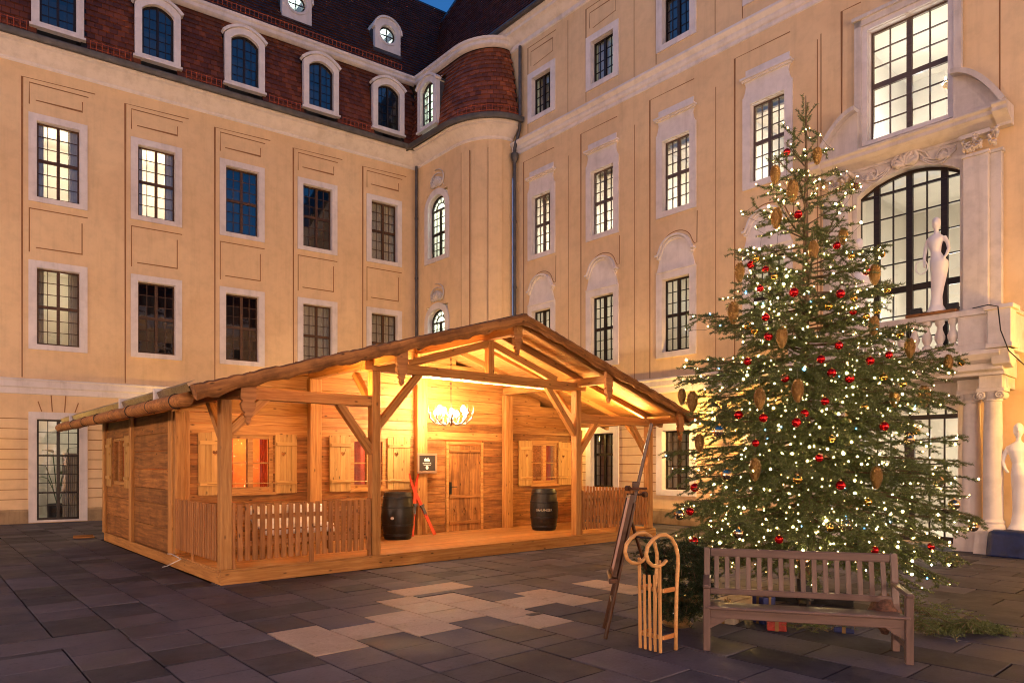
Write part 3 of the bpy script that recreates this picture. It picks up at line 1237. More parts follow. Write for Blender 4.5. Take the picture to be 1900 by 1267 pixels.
# the part of this wing that stands beyond the tower
g.add([(-30, 0, 14.0), (-19.4, 0, 14.0), (-19.4, 0, 17.3), (-30, 0, 17.3)], [(0, 1, 2, 3)])
g.build('wall', M_PLASTER, RW, local=ID)
ln = G()
for k, t in enumerate(TC):
    u = -t
    a, b = u - WRw / 2, u + WRw / 2
    for r_, (z0, z1) in enumerate(rows_R):
        tiers = ((.5, 3), (.5, 3)) if r_ in (1, 2) else (((.62, 3), (.38, 2)) if r_ == 0 else ((1.0, 4),))
        m = M_LFRAME if r_ == 2 else M_DFRAME
        # the three lower rows show large enough to pick out each pane
        w = window(RW, a, b, z0, z1, (2, 2), tiers, m=m, panes=True if r_ in (1, 2) or (r_ == 0 and k == 2) else 'joined', mt=.018)
        surround(w, a, b, z0, z1, .215)
        pw = {1: (22, 26, 24, 26), 2: (85, 85, 85, 95), 3: (9, 9, 0, 0), 0: (3, 4, 4, 4)}[r_][k]
        col = {1: (1, .88, .68), 2: (1, .90, .76), 3: (.9, 1, .75), 0: (1, .8, .5)}[r_]
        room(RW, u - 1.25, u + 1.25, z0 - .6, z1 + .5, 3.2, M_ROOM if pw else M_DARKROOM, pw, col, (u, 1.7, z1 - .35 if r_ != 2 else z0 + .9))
        if r_ == 2:
            curtain(RW, b - (.10, .2, .06, .16)[k], b + .15, z0 - .3, z1 + .3, m=M_CURTAIN)
            fx = G()
            fx.box(u - 1.2, u + 1.2, 1.2, 3.15, z1 + .30, z1 + .36)
            fx.box(u - 1.24, u + 1.24, 3.0, 3.18, z1 - .25, z1 - .12)
            fx.build('ceiling_moulding', M_CURTAIN, RW, local=ID)
        if r_ in (0, 3) and pw:
            curtain(RW, a - .1, a + .42, z0 - .3, z1 + .3)
            curtain(RW, b - .36, b + .1, z0 - .3, z1 + .3)
        if r_ == 1 and k in (1, 2):
            curtain(RW, b - .30, b + .15, z0 - .3, z1 + .3, m=M_CURTAIN)
        # hoods
        if r_ == 2:
            h = G()
            h.prism([(a - .19, z1 + .215), (b + .19, z1 + .215), (b + .14, z1 + .33), (b + .11, z1 + .48), (b + .15, z1 + .60), (a - .15, z1 + .60), (a - .11, z1 + .48), (a - .14, z1 + .33)], -.045, .003)
            h.prism([(a - .2, z1 + .60), (b + .2, z1 + .60), (b + .2, z1 + .645), (a - .2, z1 + .645)], -.11, .003)
            h.prism([(a - .23, z1 + .645), (b + .23, z1 + .645), (b + .23, z1 + .70), (a - .23, z1 + .70)], -.16, .003)
            h.prism([(a - .13, z1 + .70), (b + .13, z1 + .70), (b + .13, z1 + .92), (a - .13, z1 + .92)], -.03, .003)
            h.build('hood_mould', M_TRIM, w, local=ID)
            line(ln, [(u - .95, 4.34), (u - .95, z1 + 1.42), (u + .62, z1 + 1.42)], .026)
            line(ln, [(u + 1.32, 4.34), (u + 1.32, z1 + .9)], .020)
        if r_ == 1:
            h = G()
            zt = z1 + .215
            arcp = [(u - .52 * math.cos(PI * i / 16), zt + .58 + .42 * math.sin(PI * i / 16)) for i in range(17)]
            arcp = [(a - .2, zt + .50), (u - .60, zt + .50), (u - .56, zt + .56)] + arcp[1:-1] + [(u + .56, zt + .56), (u + .60, zt + .50), (b + .2, zt + .50)]
            h.prism([(a - .19, zt + .02), (b + .19, zt + .02), (b + .13, zt + .2), (b + .1, zt + .34), (b + .16, zt + .46)] + [(p[0] * .98 + u * .02, p[1] - .02) for p in arcp[::-1]] + [(a - .16, zt + .46), (a - .1, zt + .34), (a - .13, zt + .2)], -.04, .003)
            h.rail(arcp, .055, -.14, .003)
            h.rail([(p[0] * .93 + u * .07, p[1] - .075) for p in arcp], .05, -.09, .003)
            h.box(a - .2, b + .2, -.075, .003, zt - .01, zt + .025)
            h.build('hood_mould', M_TRIM, w, local=ID)
            line(ln, [(p[0] * 1.04 - u * .04, p[1] + .13) for p in arcp] + [(b + .24, 8.95)], .024)
        if r_ == 3:
            line(ln, [(u - .72, 13.7), (u - .72, 16.75), (u + .72, 16.75)], .026)
            line(ln, [(u - .56, 16.05), (u - .56, 16.55), (u + .56, 16.55), (u + .56, 16.1), (u - .42, 16.0)], .022)
            line(ln, [(u + 1.3, 13.6), (u + 1.3, 16.8)], .020)
    pass
prev = -19.2
for u in [-t for t in TC] + [PC - .9]:
    a, b = prev, u - WRw / 2 - .235
    for z in [.95 + .27 * i for i in range(11)]:
        line(ln, [(a, z), (b, z)], .020)
    prev = u + WRw / 2 + .235
for z in [.95 + .27 * i for i in range(11)]:
    line(ln, [(-3.75, z), (15.5, z)], .020)
    for q in range(14):
        uu = -3.3 + q * 1.1 + (.55 if int(z * 10) % 2 else 0)
        line(ln, [(uu, z), (uu, z + .27)], .016)
line(ln, [(PC - 1.45, 9.3), (PC - 1.45, 12.6), (PC - 1.0, 12.6)], .026)
line(ln, [(PC - 1.95, 4.34), (PC - 1.95, 12.3)], .022)
line(ln, [(PC + 1.75, 9.2), (PC + 1.75, 13.1)], .026)
ln.build('shade_and_joint_lines', M_LINE, RW, local=ID)
g = G()
g.prism([(-.06, 0), (-.06, .38), (-.03, .44), (.002, .44), (.002, 0)], -19.3, PC - 1.9, axis='x')
g.build('plinth', M_PLINTH, RW, local=ID)
g = G()
g.prism([(-.06, 0), (-.06, .38), (-.03, .44), (.002, .44), (.002, 0)], PC + 2.2, 16, axis='x')
g.build('plinth', M_PLINTH, RW, local=ID)
g = G()
P1 = [(.0, 3.86), (.03, 3.88), (.03, 4.04), (.08, 4.08), (.08, 4.22), (.12, 4.26), (.12, 4.30), (0, 4.33)]
g.prism([(-o_, z) for o_, z in P1], -19.35, PC - 1.9, axis='x')
g.build('string_course', M_TRIM, RW, local=ID)
g = G()
g.prism([(-o_, z) for o_, z in P1], PC + 2.3, 16, axis='x')
g.build('string_course', M_TRIM, RW, local=ID)
g = G()
P2 = [(0, 13.08), (.03, 13.10), (.03, 13.20), (.07, 13.23), (.10, 13.30), (.10, 13.36), (.16, 13.42), (.20, 13.46), (.20, 13.53), (0, 13.57)]
g.prism([(-o_, z) for o_, z in P2], -19.35, 16, axis='x')
g.build('string_course', M_TRIM, RW, local=ID)
g = G()
P3 = [(0, 16.95), (.05, 16.98), (.05, 17.12), (.12, 17.16), (.28, 17.30), (.40, 17.36), (.40, 17.46), (.5, 17.5), (.5, 17.56), (0, 17.6)]
g.prism([(-o_, z) for o_, z in P3], -30, 16, axis='x')
g.build('cornice', M_TRIM, RW, local=ID)
g = G()
sg_ = [(.48, 17.56), (.50, 17.70), (.62, 17.70), (.66, 17.62), (.62, 17.55)]
g.prism([(-o_, z) for o_, z in sg_], -30, 16, axis='x')
g.build('gutter', M_ZINC, RW, local=ID)
# steep roof with a hip at its far end
T_ = 2.04
g = G()
ys, zs, hh = -.45, 17.62, 8.0
g.add([(-29.2, ys, zs), (16, ys, zs), (16, ys + hh / T_, zs + hh), (-29.2 + hh / T_, ys + hh / T_, zs + hh), (-29.2, 9, zs), (-29.2 + hh / T_, 9, zs + hh), (16, 9, zs + hh)],
      [(0, 1, 2, 3), (0, 3, 5, 4), (3, 2, 6, 5)])
g.build('roof_deck', M_IRON, RW, local=ID)
g = G()
SL = math.hypot(1, T_)
tile_roof(g, lambda u, v: (-29.0 + u, ys + v / SL, zs + v * T_ / SL), 14.5, 6.5, .2, .18, skip=lambda u, v: u < v / SL + .2)
g.build('roof_tiles', M_TILE2, RW, local=ID)['kind'] = 'stuff'
# corner downpipe with hopper
pp = [(-18.85, -.14, 16.9), (-18.85, -.14, 14.2), (-18.87, -.14, 13.9), (-19.12, -.16, 13.3), (-19.12, -.16, 12.9), (-19.12, -.16, 10.6), (-19.12, -.16, 8.2), (-19.12, -.16, 5.8), (-19.12, -.16, .1)]
g = G()
g.tube(pp, .06, 10)
g.lathe([(.06, -.25), (.13, -.1), (.15, .08), (.12, .1)], 12, Matrix.Translation((-19.12, -.16, 13.0)))
for z in (10.6, 8.2, 5.8):
    g.lathe([(.075, -.04), (.075, .04)], 10, Matrix.Translation((-19.12, -.16, z)))
g.build('downpipe', M_ZINC, RW, local=ID, smooth=True)

# ------------------------------------------------------------------ portal and balcony
PT = empty('portal', (XR, -PC, 0), -PI / 2 + PSI, 'pale stone portal with columns, balcony and broken pediment on the tall wing', 'portal')
pu = PC                                                       # local u shift: portal local x = u - PC


def arcw(hw, rise, zs, n=18):
    return [(-hw + 2 * hw * i / n, zs + rise * (1 - (2 * i / n - 1) ** 2) ** .95 if 0 < i < n else zs) for i in range(n + 1)]


# middle arched window
w = window(PT, -1.10, 1.10, 4.02, 8.02, (1, 2, 2, 1), ((.42, 3), (.58, 4)), mull=.13, trans=.14, fw=.05, mt=.028, m=M_DFRAME, yd=.16)
f = G()
hd = arcw(1.09, .34, 8.02)
f.rail([(p[0] * .985, p[1] - .03) for p in hd], .07, .16, .23)
for x_ in (-.70, 0, .70):
    f.box(x_ - .065, x_ + .065, .145, .226, 7.98, 8.33 - abs(x_) * .12)
for x_ in (-.35, .35):
    f.box(x_ - .014, x_ + .014, .175, .215, 7.98, 8.31)
f.build('window_head', M_DFRAME, w, local=ID)
p = G()
p.prism(hd, .193, .197)
p.build('pane', M_GLASS, w, local=ID)
room(PT, -1.9, 1.9, 4.0, 9.1, 5.5, None, 150, (1, .91, .80), (0.0, 3.0, 5.6))
# ground floor doors
w = window(PT, -1.09, 1.09, .06, 2.86, (3, 3), ((.2, 1), (.8, 4)), mull=.2, trans=.1, fw=.10, mt=.03, m=M_DFRAME, yd=.16)
f = G()
hd2 = arcw(1.06, .32, 2.90)
f.rail([(p[0] * .98, p[1] - .04) for p in hd2], .09, .16, .23)
for x_ in (-.37, 0, .37, .72, -.72):
    f.box(x_ - .02, x_ + .02, .17, .22, 2.86, 3.17 - abs(x_) * .1)
f.build('door_head', M_DFRAME, w, local=ID)
p = G()
p.prism(hd2, .193, .197)
p.build('pane', M_GLASS, w, local=ID)
room(PT, -2.2, 2.2, 0, 3.4, 6, None, 150, (1, .88, .74), (.3, 3.2, 2.4))
# spandrel plates with true arches
sp_ = G()
plate_with_holes([(-1.16, 4.0), (-1.16, 8.66), (1.16, 8.66), (1.16, 4.0)], [[(-1.06, 4.02)] + arcw(1.06, .34, 8.02) + [(1.06, 4.02)]], -.06, .16, g=sp_)
plate_with_holes([(-1.16, 0), (-1.16, 3.55), (1.16, 3.55), (1.16, 0)], [[(-1.02, .03)] + arcw(1.02, .30, 2.90) + [(1.02, .03)]], -.06, .16, g=sp_)
sp_.build('arch_plate', M_STONE, PT, local=ID)
# pilasters and columns
for sgn in (-1, 1):
    g = G()
    a, b = sorted((sgn * 1.17, sgn * 1.62))
    g.box(a, b, -.26, .01, 4.0, 8.12)
    a2, b2 = sorted((sgn * 1.62, sgn * 1.82))
    g.box(a2, b2, -.14, .01, 4.0, 8.12)
    g.box(a - .03, b + .03, -.30, .01, 4.85, 4.98)
    o = g.build('pilaster', M_STONE, PT, local=ID, bevel=.01)
    c_ = G()
    c_.box(a - .02, b + .02, -.29, .01, 8.12, 8.18)
    c_.box(a2, b2 + .03 * sgn if sgn > 0 else b2, -.17, .01, 8.12, 8.18)
    rr = random.Random(4)
    for q in range(26):
        x_ = rr.uniform(a, b2 if sgn > 0 else b)
        z_ = rr.uniform(8.2, 8.5)
        c_.tube([(x_, -.26, z_), (x_ + rr.uniform(-.05, .05), -.34, z_ + .05), (x_ + rr.uniform(-.08, .08), -.29, z_ + .09)], [.028, .034, .014], 6)
    c_.box(a - .05, b + .05, -.34, .01, 8.5, 8.58)
    c_.build('capital', M_STONE, o, local=ID)
    # ground floor: half column and free column with ionic capitals on pedestals
    for cx, cy, r_ in ((sgn * 1.36, -.36, .17), (sgn * 1.80, -.62, .17)):
        col = G()
        Mx = Matrix.Translation((cx, cy, 0))
        col.lathe([(r_ * 1.28, .52), (r_ * 1.28, .56), (r_ * 1.12, .60), (r_ * 1.2, .64), (r_ * 1.02, .68), (r_, .72), (r_, 1.6), (r_ * .96, 2.3), (r_ * .88, 3.0), (r_ * .98, 3.02), (r_ * .98, 3.05), (r_ * .86, 3.07)], 24, Mx)
        o = col.build('column', M_STONE, PT, local=ID, smooth=True)
        b_ = G()
        b_.prism([(cx - .27, 0), (cx + .27, 0), (cx + .24, .42), (cx - .24, .42)], cy - .26, cy + .26)
        b_.box(cx - .27, cx + .27, cy - .28, cy + .28, .42, .47)
        b_.box(cx - .23, cx + .23, cy - .23, cy + .23, .47, .52)
        b_.build('pedestal', M_STONE, o, local=ID)
        k_ = G()
        for s2 in (-1, 1):
            sp2 = [(cx + s2 * (.15 + .075 * (1 - q / 14) * math.cos(q * .85)), cy - .20, 3.13 + .075 * (1 - q / 14) * math.sin(q * .85)) for q in range(15)]
            k_.tube(sp2, .018, 6)
            k_.lathe([(.08, -.17), (.065, 0), (.08, .17)], 14, Matrix.Translation((cx + s2 * .15, cy, 3.13)) @ Matrix.Rotation(PI / 2, 4, 'X'))
        k_.box(cx - .23, cx + .23, cy - .21, cy + .21, 3.2, 3.27)
        k_.lathe([(r_ * .9, 3.05), (r_ * 1.1, 3.12), (r_ * 1.15, 3.2)], 20, Mx)
        k_.build('capital', M_STONE, o, local=ID, smooth=True)
    e_ = G()
    a, b = sorted((sgn * 1.14, sgn * 2.02))
    e_.box(sgn * 1.80 - .2, sgn * 1.80 + .2, -.80, .0, 3.27, 3.52)
    e_.box(a, b, -.52, .0, 3.27, 3.50)
    e_.box(sgn * 1.80 - .23, sgn * 1.80 + .23, -.84, .0, 3.52, 3.60)
    e_.box(sgn * 1.80 - .19, sgn * 1.80 + .19, -.78, .0, 3.60, 3.84)
    e_.box(a, b, -.55, .0, 3.54, 3.82)
    e_.prism([(sgn * 1.80 - .32, 3.84), (sgn * 1.80 + .32, 3.84), (sgn * 1.8 + .28, 3.98), (sgn * 1.8 - .28, 3.98)], -.95, 0)
    e_.build('entablature_block', M_STONE, PT, local=ID, bevel=.012)
# balcony
g = G()
PB = [(0, 3.50), (.9, 3.52), (.9, 3.58), (1.0, 3.62), (1.0, 3.74), (1.12, 3.80), (1.22, 3.90), (1.22, 3.98), (0, 3.99)]
g.prism([(-o_, z) for o_, z in PB], -2.25, 2.05, axis='x')
g.build('balcony_slab', M_STONE, PT, local=ID)
g = G()
fy0, fy1 = -1.14, -.94
g.box(-2.2, 1.86, fy0, fy1, 3.99, 4.12)
g.box(-2.2, 1.86, fy0 - .03, fy1 + .03, 4.68, 4.80)
for a, b in ((-2.2, -.55), (1.33, 1.86)):
    g.box(a, b, fy0 + .02, fy1 - .02, 4.12, 4.68)
g.build('parapet', M_STONE, PT, local=ID, bevel=.01)
for q in range(8):
    bx_ = -.42 + q * .235
    b_ = G()
    b_.lathe([(.085, 4.12), (.085, 4.17), (.05, 4.20), (.094, 4.30), (.098, 4.36), (.055, 4.48), (.048, 4.55), (.085, 4.61), (.085, 4.68)], 16, Matrix.Translation((bx_, (fy0 + fy1) / 2, 0)))
    b_.build('baluster', M_STONE, PT, local=ID, smooth=True)
for x_ in (2.05,):
    g = G()
    g.box(x_ - .19, x_ + .19, -1.22, -.84, 3.99, 4.72)
    g.box(x_ - .24, x_ + .24, -1.27, -.79, 4.72, 4.80)
    g.box(x_ - .22, x_ + .22, -1.25, -.81, 3.99, 4.08)
    g.box(x_ - .12, x_ + .12, -.84, 0, 3.99, 4.72)
    g.box(x_ - .16, x_ + .16, -.80, 0, 4.72, 4.79)
    g.prism([(-1.22, 3.98), (-.84, 3.98), (-.7, 3.75), (-.85, 3.62), (-1.1, 3.7)], x_ - .15, x_ + .15, axis='x')
    g.build('balcony_pier', M_STONE, PT, local=ID, bevel=.012)
# frieze, cornice, cartouche, broken pediment
g = G()
ce = [(0, 8.58), (.08, 8.60), (.08, 8.66), (.30, 8.74), (.42, 8.80), (.42, 8.88), (.48, 8.92), (.48, 8.96), (0, 9.02)]
g.prism([(-o_, z) for o_, z in ce], -1.75, 1.75, axis='x')
for sgn in (-1, 1):
    a, b = sorted((sgn * 1.75, sgn * 2.0))
    g.prism([(-o_ * 1.0 - .10, z) for o_, z in ce[1:-1]] + [(0, 9.0), (0, 8.6)], a, b, axis='x')
g.build('cornice', M_STONE, PT, local=ID)
for sgn in (-1, 1):
    g = G()
    top = [(sgn * (.98 + .92 * q / 12), 9.05 + .92 * (1 - (q / 12) ** 1.9)) for q in range(13)]
    pts = [(sgn * .98, 9.02)] + top + [(sgn * 1.9, 9.02)]
    g.prism(pts, -.22, .0)
    g.rail(top, .10, -.42, 0)
    g.build('pediment', M_STONE, PT, local=ID)
g = G()
relief(g, 0, 8.42, 1.1, .55, 13, 8, -.08, .055)
for sgn in (-1, 1):
    relief(g, sgn * .75, 8.32, .5, .35, 7, 9 + sgn, -.07, .035)
    for k in range(3):
        g.tube([(sgn * (.3 + .7 * q / 8), -.09, 8.52 - .03 * k - (.16 + .03 * k) * math.sin(PI * q / 8)) for q in range(9)], .018, 6)
g.lathe([(.0, 0), (.18, .03), (.24, .0)], 20, Matrix.Translation((0, -.10, 8.75)) @ Matrix.Rotation(PI / 2, 4, 'X') @ Matrix.Scale(1.2, 4, (0, 1, 0)))
g.build('cartouche', M_STONE, PT, local=ID, smooth='all')
# upper window
w = window(PT, -.83, .83, 9.25, 11.83, (2, 2), ((.5, 3), (.5, 3)), mull=.11, trans=.12, fw=.06, mt=.026, m=M_LFRAME, yd=.15)
surround(w, -.83, .83, 9.25, 11.83, .12, .06)
h = G()
h.box(-1.10, -.95, -.11, .0, 9.05, 12.1)
h.box(.95, 1.10, -.11, .0, 9.05, 12.1)
h.box(-1.10, 1.10, -.11, .0, 11.95, 12.1)
h.box(-1.14, 1.14, -.16, .0, 12.1, 12.18)
h.build('outer_surround', M_STONE, w, local=ID)
h = G()
relief(h, 0, 12.25, 1.3, .6, 11, 21, -.05, .05)
h.build('stucco_ornament', M_STONE, w, local=ID, smooth='all')
room(PT, -1.6, 1.6, 9.0, 12.5, 4.5, None, 150, (1, .92, .80), (-.4, 2.0, 10.1))
# chandelier behind the upper window, and a crystal one on the ground floor
M_BULB = emit_mat('white_bulb', (1, .93, .8), 30)
M_BRASS = flat_mat('brass', (.55, .35, .10), .3, .9, .1, 5)


def hanging_lamp(name, parent, x_, y_, z_, ztop, r_, n, label):
    g = G()
    g.tube([(x_, y_, ztop), (x_, y_, z_ + r_)], .008, 6)
    g.lathe([(.02, r_), (.05, r_ * .8), (.02, r_ * .5), (.03, 0), (.01, -.1)], 10, Matrix.Translation((x_, y_, z_)))
    g.lathe([(r_, .0), (r_ + .012, .02), (r_, .04)], 20, Matrix.Translation((x_, y_, z_)))
    for k in range(n):
        a = 2 * PI * k / n
        g.tube([(x_, y_, z_ + .02), (x_ + r_ * .6 * math.cos(a), y_ + r_ * .6 * math.sin(a), z_ - .06), (x_ + r_ * math.cos(a), y_ + r_ * math.sin(a), z_ + .02)], .009, 5)
    o = g.build(name, M_BRASS, None, world=WM[parent.name], smooth=True)
    tag(o, label, 'chandelier')
    for k in range(n):
        a = 2 * PI * k / n
        b_ = G()
        b_.lathe([(.004, 0), (.016, .02), (.018, .06), (.004, .11)], 8, Matrix.Translation((x_ + r_ * math.cos(a), y_ + r_ * math.sin(a), z_ + .04)))
        b_.build('bulb', M_BULB, o, local=ID, smooth='all')
    return o


hanging_lamp('hanging_lantern', PT, .55, 1.2, 10.45, 12.4, .2, 6, 'brass chandelier behind the large upper window of the portal')
hanging_lamp('crystal_chandelier', PT, .75, 1.6, 2.30, 3.4, .25, 8, 'small crystal chandelier behind the glass door by the tree')


# ------------------------------------------------------------------ wings that close the court behind the camera
def rear_wing(name, loc, rz, L, label):
    o = empty(name, loc, rz, label, 'building')
    holes = []
    u = 1.5
    while u < L - 2:
        for z0, z1 in ((.1, 3.1), (5.2, 7.4), (9.5, 11.7)):
            holes.append((u, u + 1.1, z0, z1))
        u += 2.75
    g = G()
    wall_grid(g, 0, L, 0, 14, holes)
    g.build('wall', M_PLASTER, o, local=ID)
    g = G()
    for a, b, c_, d in holes:
        g.box(a - .2, a, -.05, .01, c_ - .15, d + .2)
        g.box(b, b + .2, -.05, .01, c_ - .15, d + .2)
        g.box(a, b, -.05, .01, d, d + .2)
    g.box(0, L, -.4, .01, 13.4, 14.1)
    g.box(0, L, -.1, .01, 3.9, 4.3)
    g.build('trim', M_TRIM, o, local=ID)
    g = G()
    for a, b, c_, d in holes:
        g.box(a, b, .18, .2, c_, d)
    g.build('window', M_DFRAME, o, local=ID)
    g = G()
    g.add([(0, -.4, 14.1), (L, -.4, 14.1), (L, 1.2, 17.2), (0, 1.2, 17.2), (L, 5, 21), (0, 5, 21)], [(0, 1, 2, 3), (3, 2, 4, 5)])
    g.build('roof', M_TILE, o, local=ID)
    return o


rear_wing('rear_wing', (17, -15.5, 0), PI, 30, 'ochre palace wing closing the court behind the viewer')
rear_wing('rear_wing', (-12.6, -15.5, 0), PI / 2, 42, 'ochre palace wing along the left side of the court out of view')

# ------------------------------------------------------------------ wall lanterns
M_LGLASS = emit_mat('lit_lantern_glass', (1.0, .62, .20), 14)


def wall_lantern(parent_m, u, z, energy, label, out=.55, rad=.12, color=(1.0, .56, .13), s=1.0):
    t = bpy.data.objects.new('wall_lantern', None)
    Mx = parent_m @ Matrix.Translation((u, 0, z))
    link(t, None, world=Mx)
    tag(t, label, 'lantern')
    g = G()
    g.box(-.08, .08, -.02, 0, -.25, .35)
    g.tube([(0, -.02, .0), (0, -.2, -.06), (0, -.36, .12), (0, -out + .02, .42), (0, -out, .40)], .016, 8)
    g.tube([(0, -.02, .28), (0, -.25, .38), (0, -out, .42)], .012, 8)
    g.build('bracket', M_IRON, t, local=ID, smooth=True)
    c_ = G()
    Mc = Matrix.Translation((0, -out, 0))
    c_.lathe([(.03, .42), (.05, .36), (.19, .26), (.21, .23), (.18, .22)], 6, Mc)
    c_.lathe([(.02, -.30), (.06, -.24), (.12, -.22), (.12, -.20)], 6, Mc)
    for k in range(6):
        a = 2 * PI * k / 6
        c_.tube([(.175 * math.cos(a), -out + .175 * math.sin(a), .23), (.115 * math.cos(a), -out + .115 * math.sin(a), -.21)], .009, 5)
    c_.build('cage', M_IRON, t, local=ID)
    b_ = G()
    b_.lathe([(.02, -.12), (.06, -.06), (.075, .02), (.06, .1), (.02, .16)], 12, Mc)
    b_.build('lit_bulb', M_LGLASS, t, local=ID, smooth='all')
    p_ = G()
    for k in range(6):
        a, b = 2 * PI * k / 6, 2 * PI * (k + 1) / 6
        p_.add([(.168 * math.cos(a), -out + .168 * math.sin(a), .22), (.168 * math.cos(b), -out + .168 * math.sin(b), .22), (.108 * math.cos(b), -out + .108 * math.sin(b), -.20), (.108 * math.cos(a), -out + .108 * math.sin(a), -.20)], [(0, 1, 2, 3)])
    p_.build('lantern_glass', M_GLASS, t, local=ID)
    lamp(WM[t.name] @ Vector((0, -out - .19, .0)), energy, color, rad)
    return t


L_E = 1.0
wall_lantern(WM[RW.name], -10.54, 3.05, 330 * L_E, 'lit iron wall lantern on the ochre wall beside the left branches of the fir tree')
wall_lantern(WM[RW.name], -1.6, 3.4, 260 * L_E, 'lit iron wall lantern right of the portal columns, just out of view', out=1.0, color=(1.0, .50, .04))
wall_lantern(WM[LW.name], 1.0, 2.0, 20 * L_E, 'lit iron wall lantern on the left wing, just out of view', color=(1.0, .52, .08))
wall_lantern(WM[RW.name], -16.43, 3.05, 200 * L_E, 'lit iron wall lantern on the tall wing, hidden behind the hut')
wall_lantern(WM[LW.name], 7.57, 3.0, 150 * L_E, 'lit iron wall lantern on the left wing, hidden behind the left half of the hut')
wall_lantern(WM[LW.name], 12.95, 3.0, 150 * L_E, 'lit iron wall lantern on the left wing, hidden behind the right half of the hut')
RW1 = WM['rear_wing']
RW2 = WM['rear_wing.001']
for k, (mw, u) in enumerate(((RW1, 6.0), (RW1, 14.0), (RW1, 22.0), (RW2, 9.0), (RW2, 18.0), (RW2, 27.0), (RW2, 35.0))):  # added lanterns out of view, a warm fill for the facades
    wall_lantern(mw, u, 2.9, (2200 if mw is RW1 else 1000) * L_E, 'added unseen lantern lighting the facades from a wing behind the viewer, the %s along those walls' % ('first second third fourth fifth sixth seventh'.split()[k]), color=(1.0, .69, .52), rad=.2)

# ================================================================== the wooden hut
M_NEW = wood_mat('fresh_spruce', (0.29, 0.118, 0.029), (0.53, 0.265, 0.078), rough=.55)
M_OLD = wood_mat('sunburnt_old_timber', (0.16, 0.056, 0.014), (0.44, 0.19, 0.050), rough=.65, weather=.5, spread=.45)
M_SLAT = wood_mat('reddish_larch', (0.23, 0.085, 0.024), (0.43, 0.19, 0.062), rough=.6)
M_ROOFB = wood_mat('roof_boarding', (0.25, 0.11, 0.030), (0.46, 0.235, 0.072), rough=.6)
M_SHUT = wood_mat('pale_shutter_wood', (0.37, 0.19, 0.052), (0.54, 0.315, 0.105), rough=.6)
M_BARK = wood_mat('live_edge_log', (0.14, 0.052, 0.016), (0.42, 0.19, 0.06), rough=.7, weather=.7, gs=.7)
M_RED = flat_mat('red_curtain', (0.55, 0.06, 0.02), .9, var=.25, scale=4)
M_REDROOM = flat_mat('red_panelling', (0.62, 0.20, 0.06), .8, var=.3, scale=2)
CHE = 37
HX, HY = 8.58, 10.49
HUT = empty('wooden_hut', (HX, HY, 0), 0, 'gabled wooden alpine hut with open front porch lit by an antler chandelier', 'hut')
HI = WM[HUT.name].inverted()
SL_ = .302
zb = lambda x_: 4.50 - SL_ * abs(x_ - HX)          # underside of the roof boards
YF, YW = 10.58, 13.0


def hb(name, p0, p1, w, h, m=None, up=(0, 0, 1), bev=.006, tilt=0.0, parent=None):
    return beam(name, p0, p1, w, h, m or M_NEW, parent or HUT, up, bev, tilt)


# base
hb('sill_beam', (3.49, 10.53, .095), (13.81, 10.53, .095), .08, .19)
hb('sill_beam', (3.53, 10.58, .095), (3.53, 18.43, .095), .08, .19)
hb('sill_beam', (13.77, 10.58, .095), (13.77, 18.43, .095), .08, .19)
for k in range(18):
    y = 10.57 + k * .142
    hb('deck_board', (3.50, y, .205), (13.80, y, .205), .136, .03, bev=.004)
# posts
PX = [(3.575, 2.74), (6.085, 3.37), (11.10, 3.37), (13.62, 2.74)]
for x_, zt in PX:
    hb('post', (x_, YF, .22), (x_, YF, zt), .165, .165, up=(0, 1, 0), bev=.012)
    hb('post', (x_, YW - .10, .22), (x_, YW - .10, zb(x_) - .30), .15, .24 if abs(x_ - HX) < 4 else .16, up=(1, 0, 0), bev=.01)
hb('post', (HX, YW - .10, .22), (HX, YW - .10, zb(HX) - .30), .15, .26, up=(1, 0, 0), bev=.01)
# ties
hb('tie_beam', (3.38, YF, 2.85), (6.00, YF, 2.85), .14, .18)
hb('tie_beam', (5.86, YF - .002, 3.455), (11.32, YF - .002, 3.455), .17, .17)
hb('tie_beam', (11.18, YF, 2.78), (13.82, YF, 2.78), .14, .19)
for x_, z in ((3.575, 2.84), (6.085, 3.56), (11.10, 3.56), (13.62, 2.84), (HX, 4.28)):
    hb('purlin', (x_, 9.62, z - .02), (x_, YW, z - .02), .14, .17)
# truss
hb('king_post', (HX + .06, YF, 3.54), (HX + .06, YF, 4.20), .14, .14, up=(0, 1, 0))
hb('strut', (6.75, YF, 3.56), (HX, YF, 4.12), .12, .14)
hb('strut', (10.45, YF, 3.56), (HX + .12, YF, 4.12), .12, .14)
BR = [((3.62, 2.24), (4.20, 2.80)), ((6.14, 2.42), (7.00, 3.40)), ((6.03, 1.98), (5.42, 2.78)), ((11.05, 2.42), (10.20, 3.40)), ((11.15, 1.98), (11.76, 2.72)), ((13.57, 1.98), (12.96, 2.72))]
for (xa, za), (xb, zb_) in BR:
    hb('brace', (xa, YF + .003, za), (xb, YF + .003, zb_), .11, .13)
for x_, zt in PX:
    hb('brace', (x_, YF + .05, zt - .62), (x_, YF + .66, zt + .02), .11, .11)
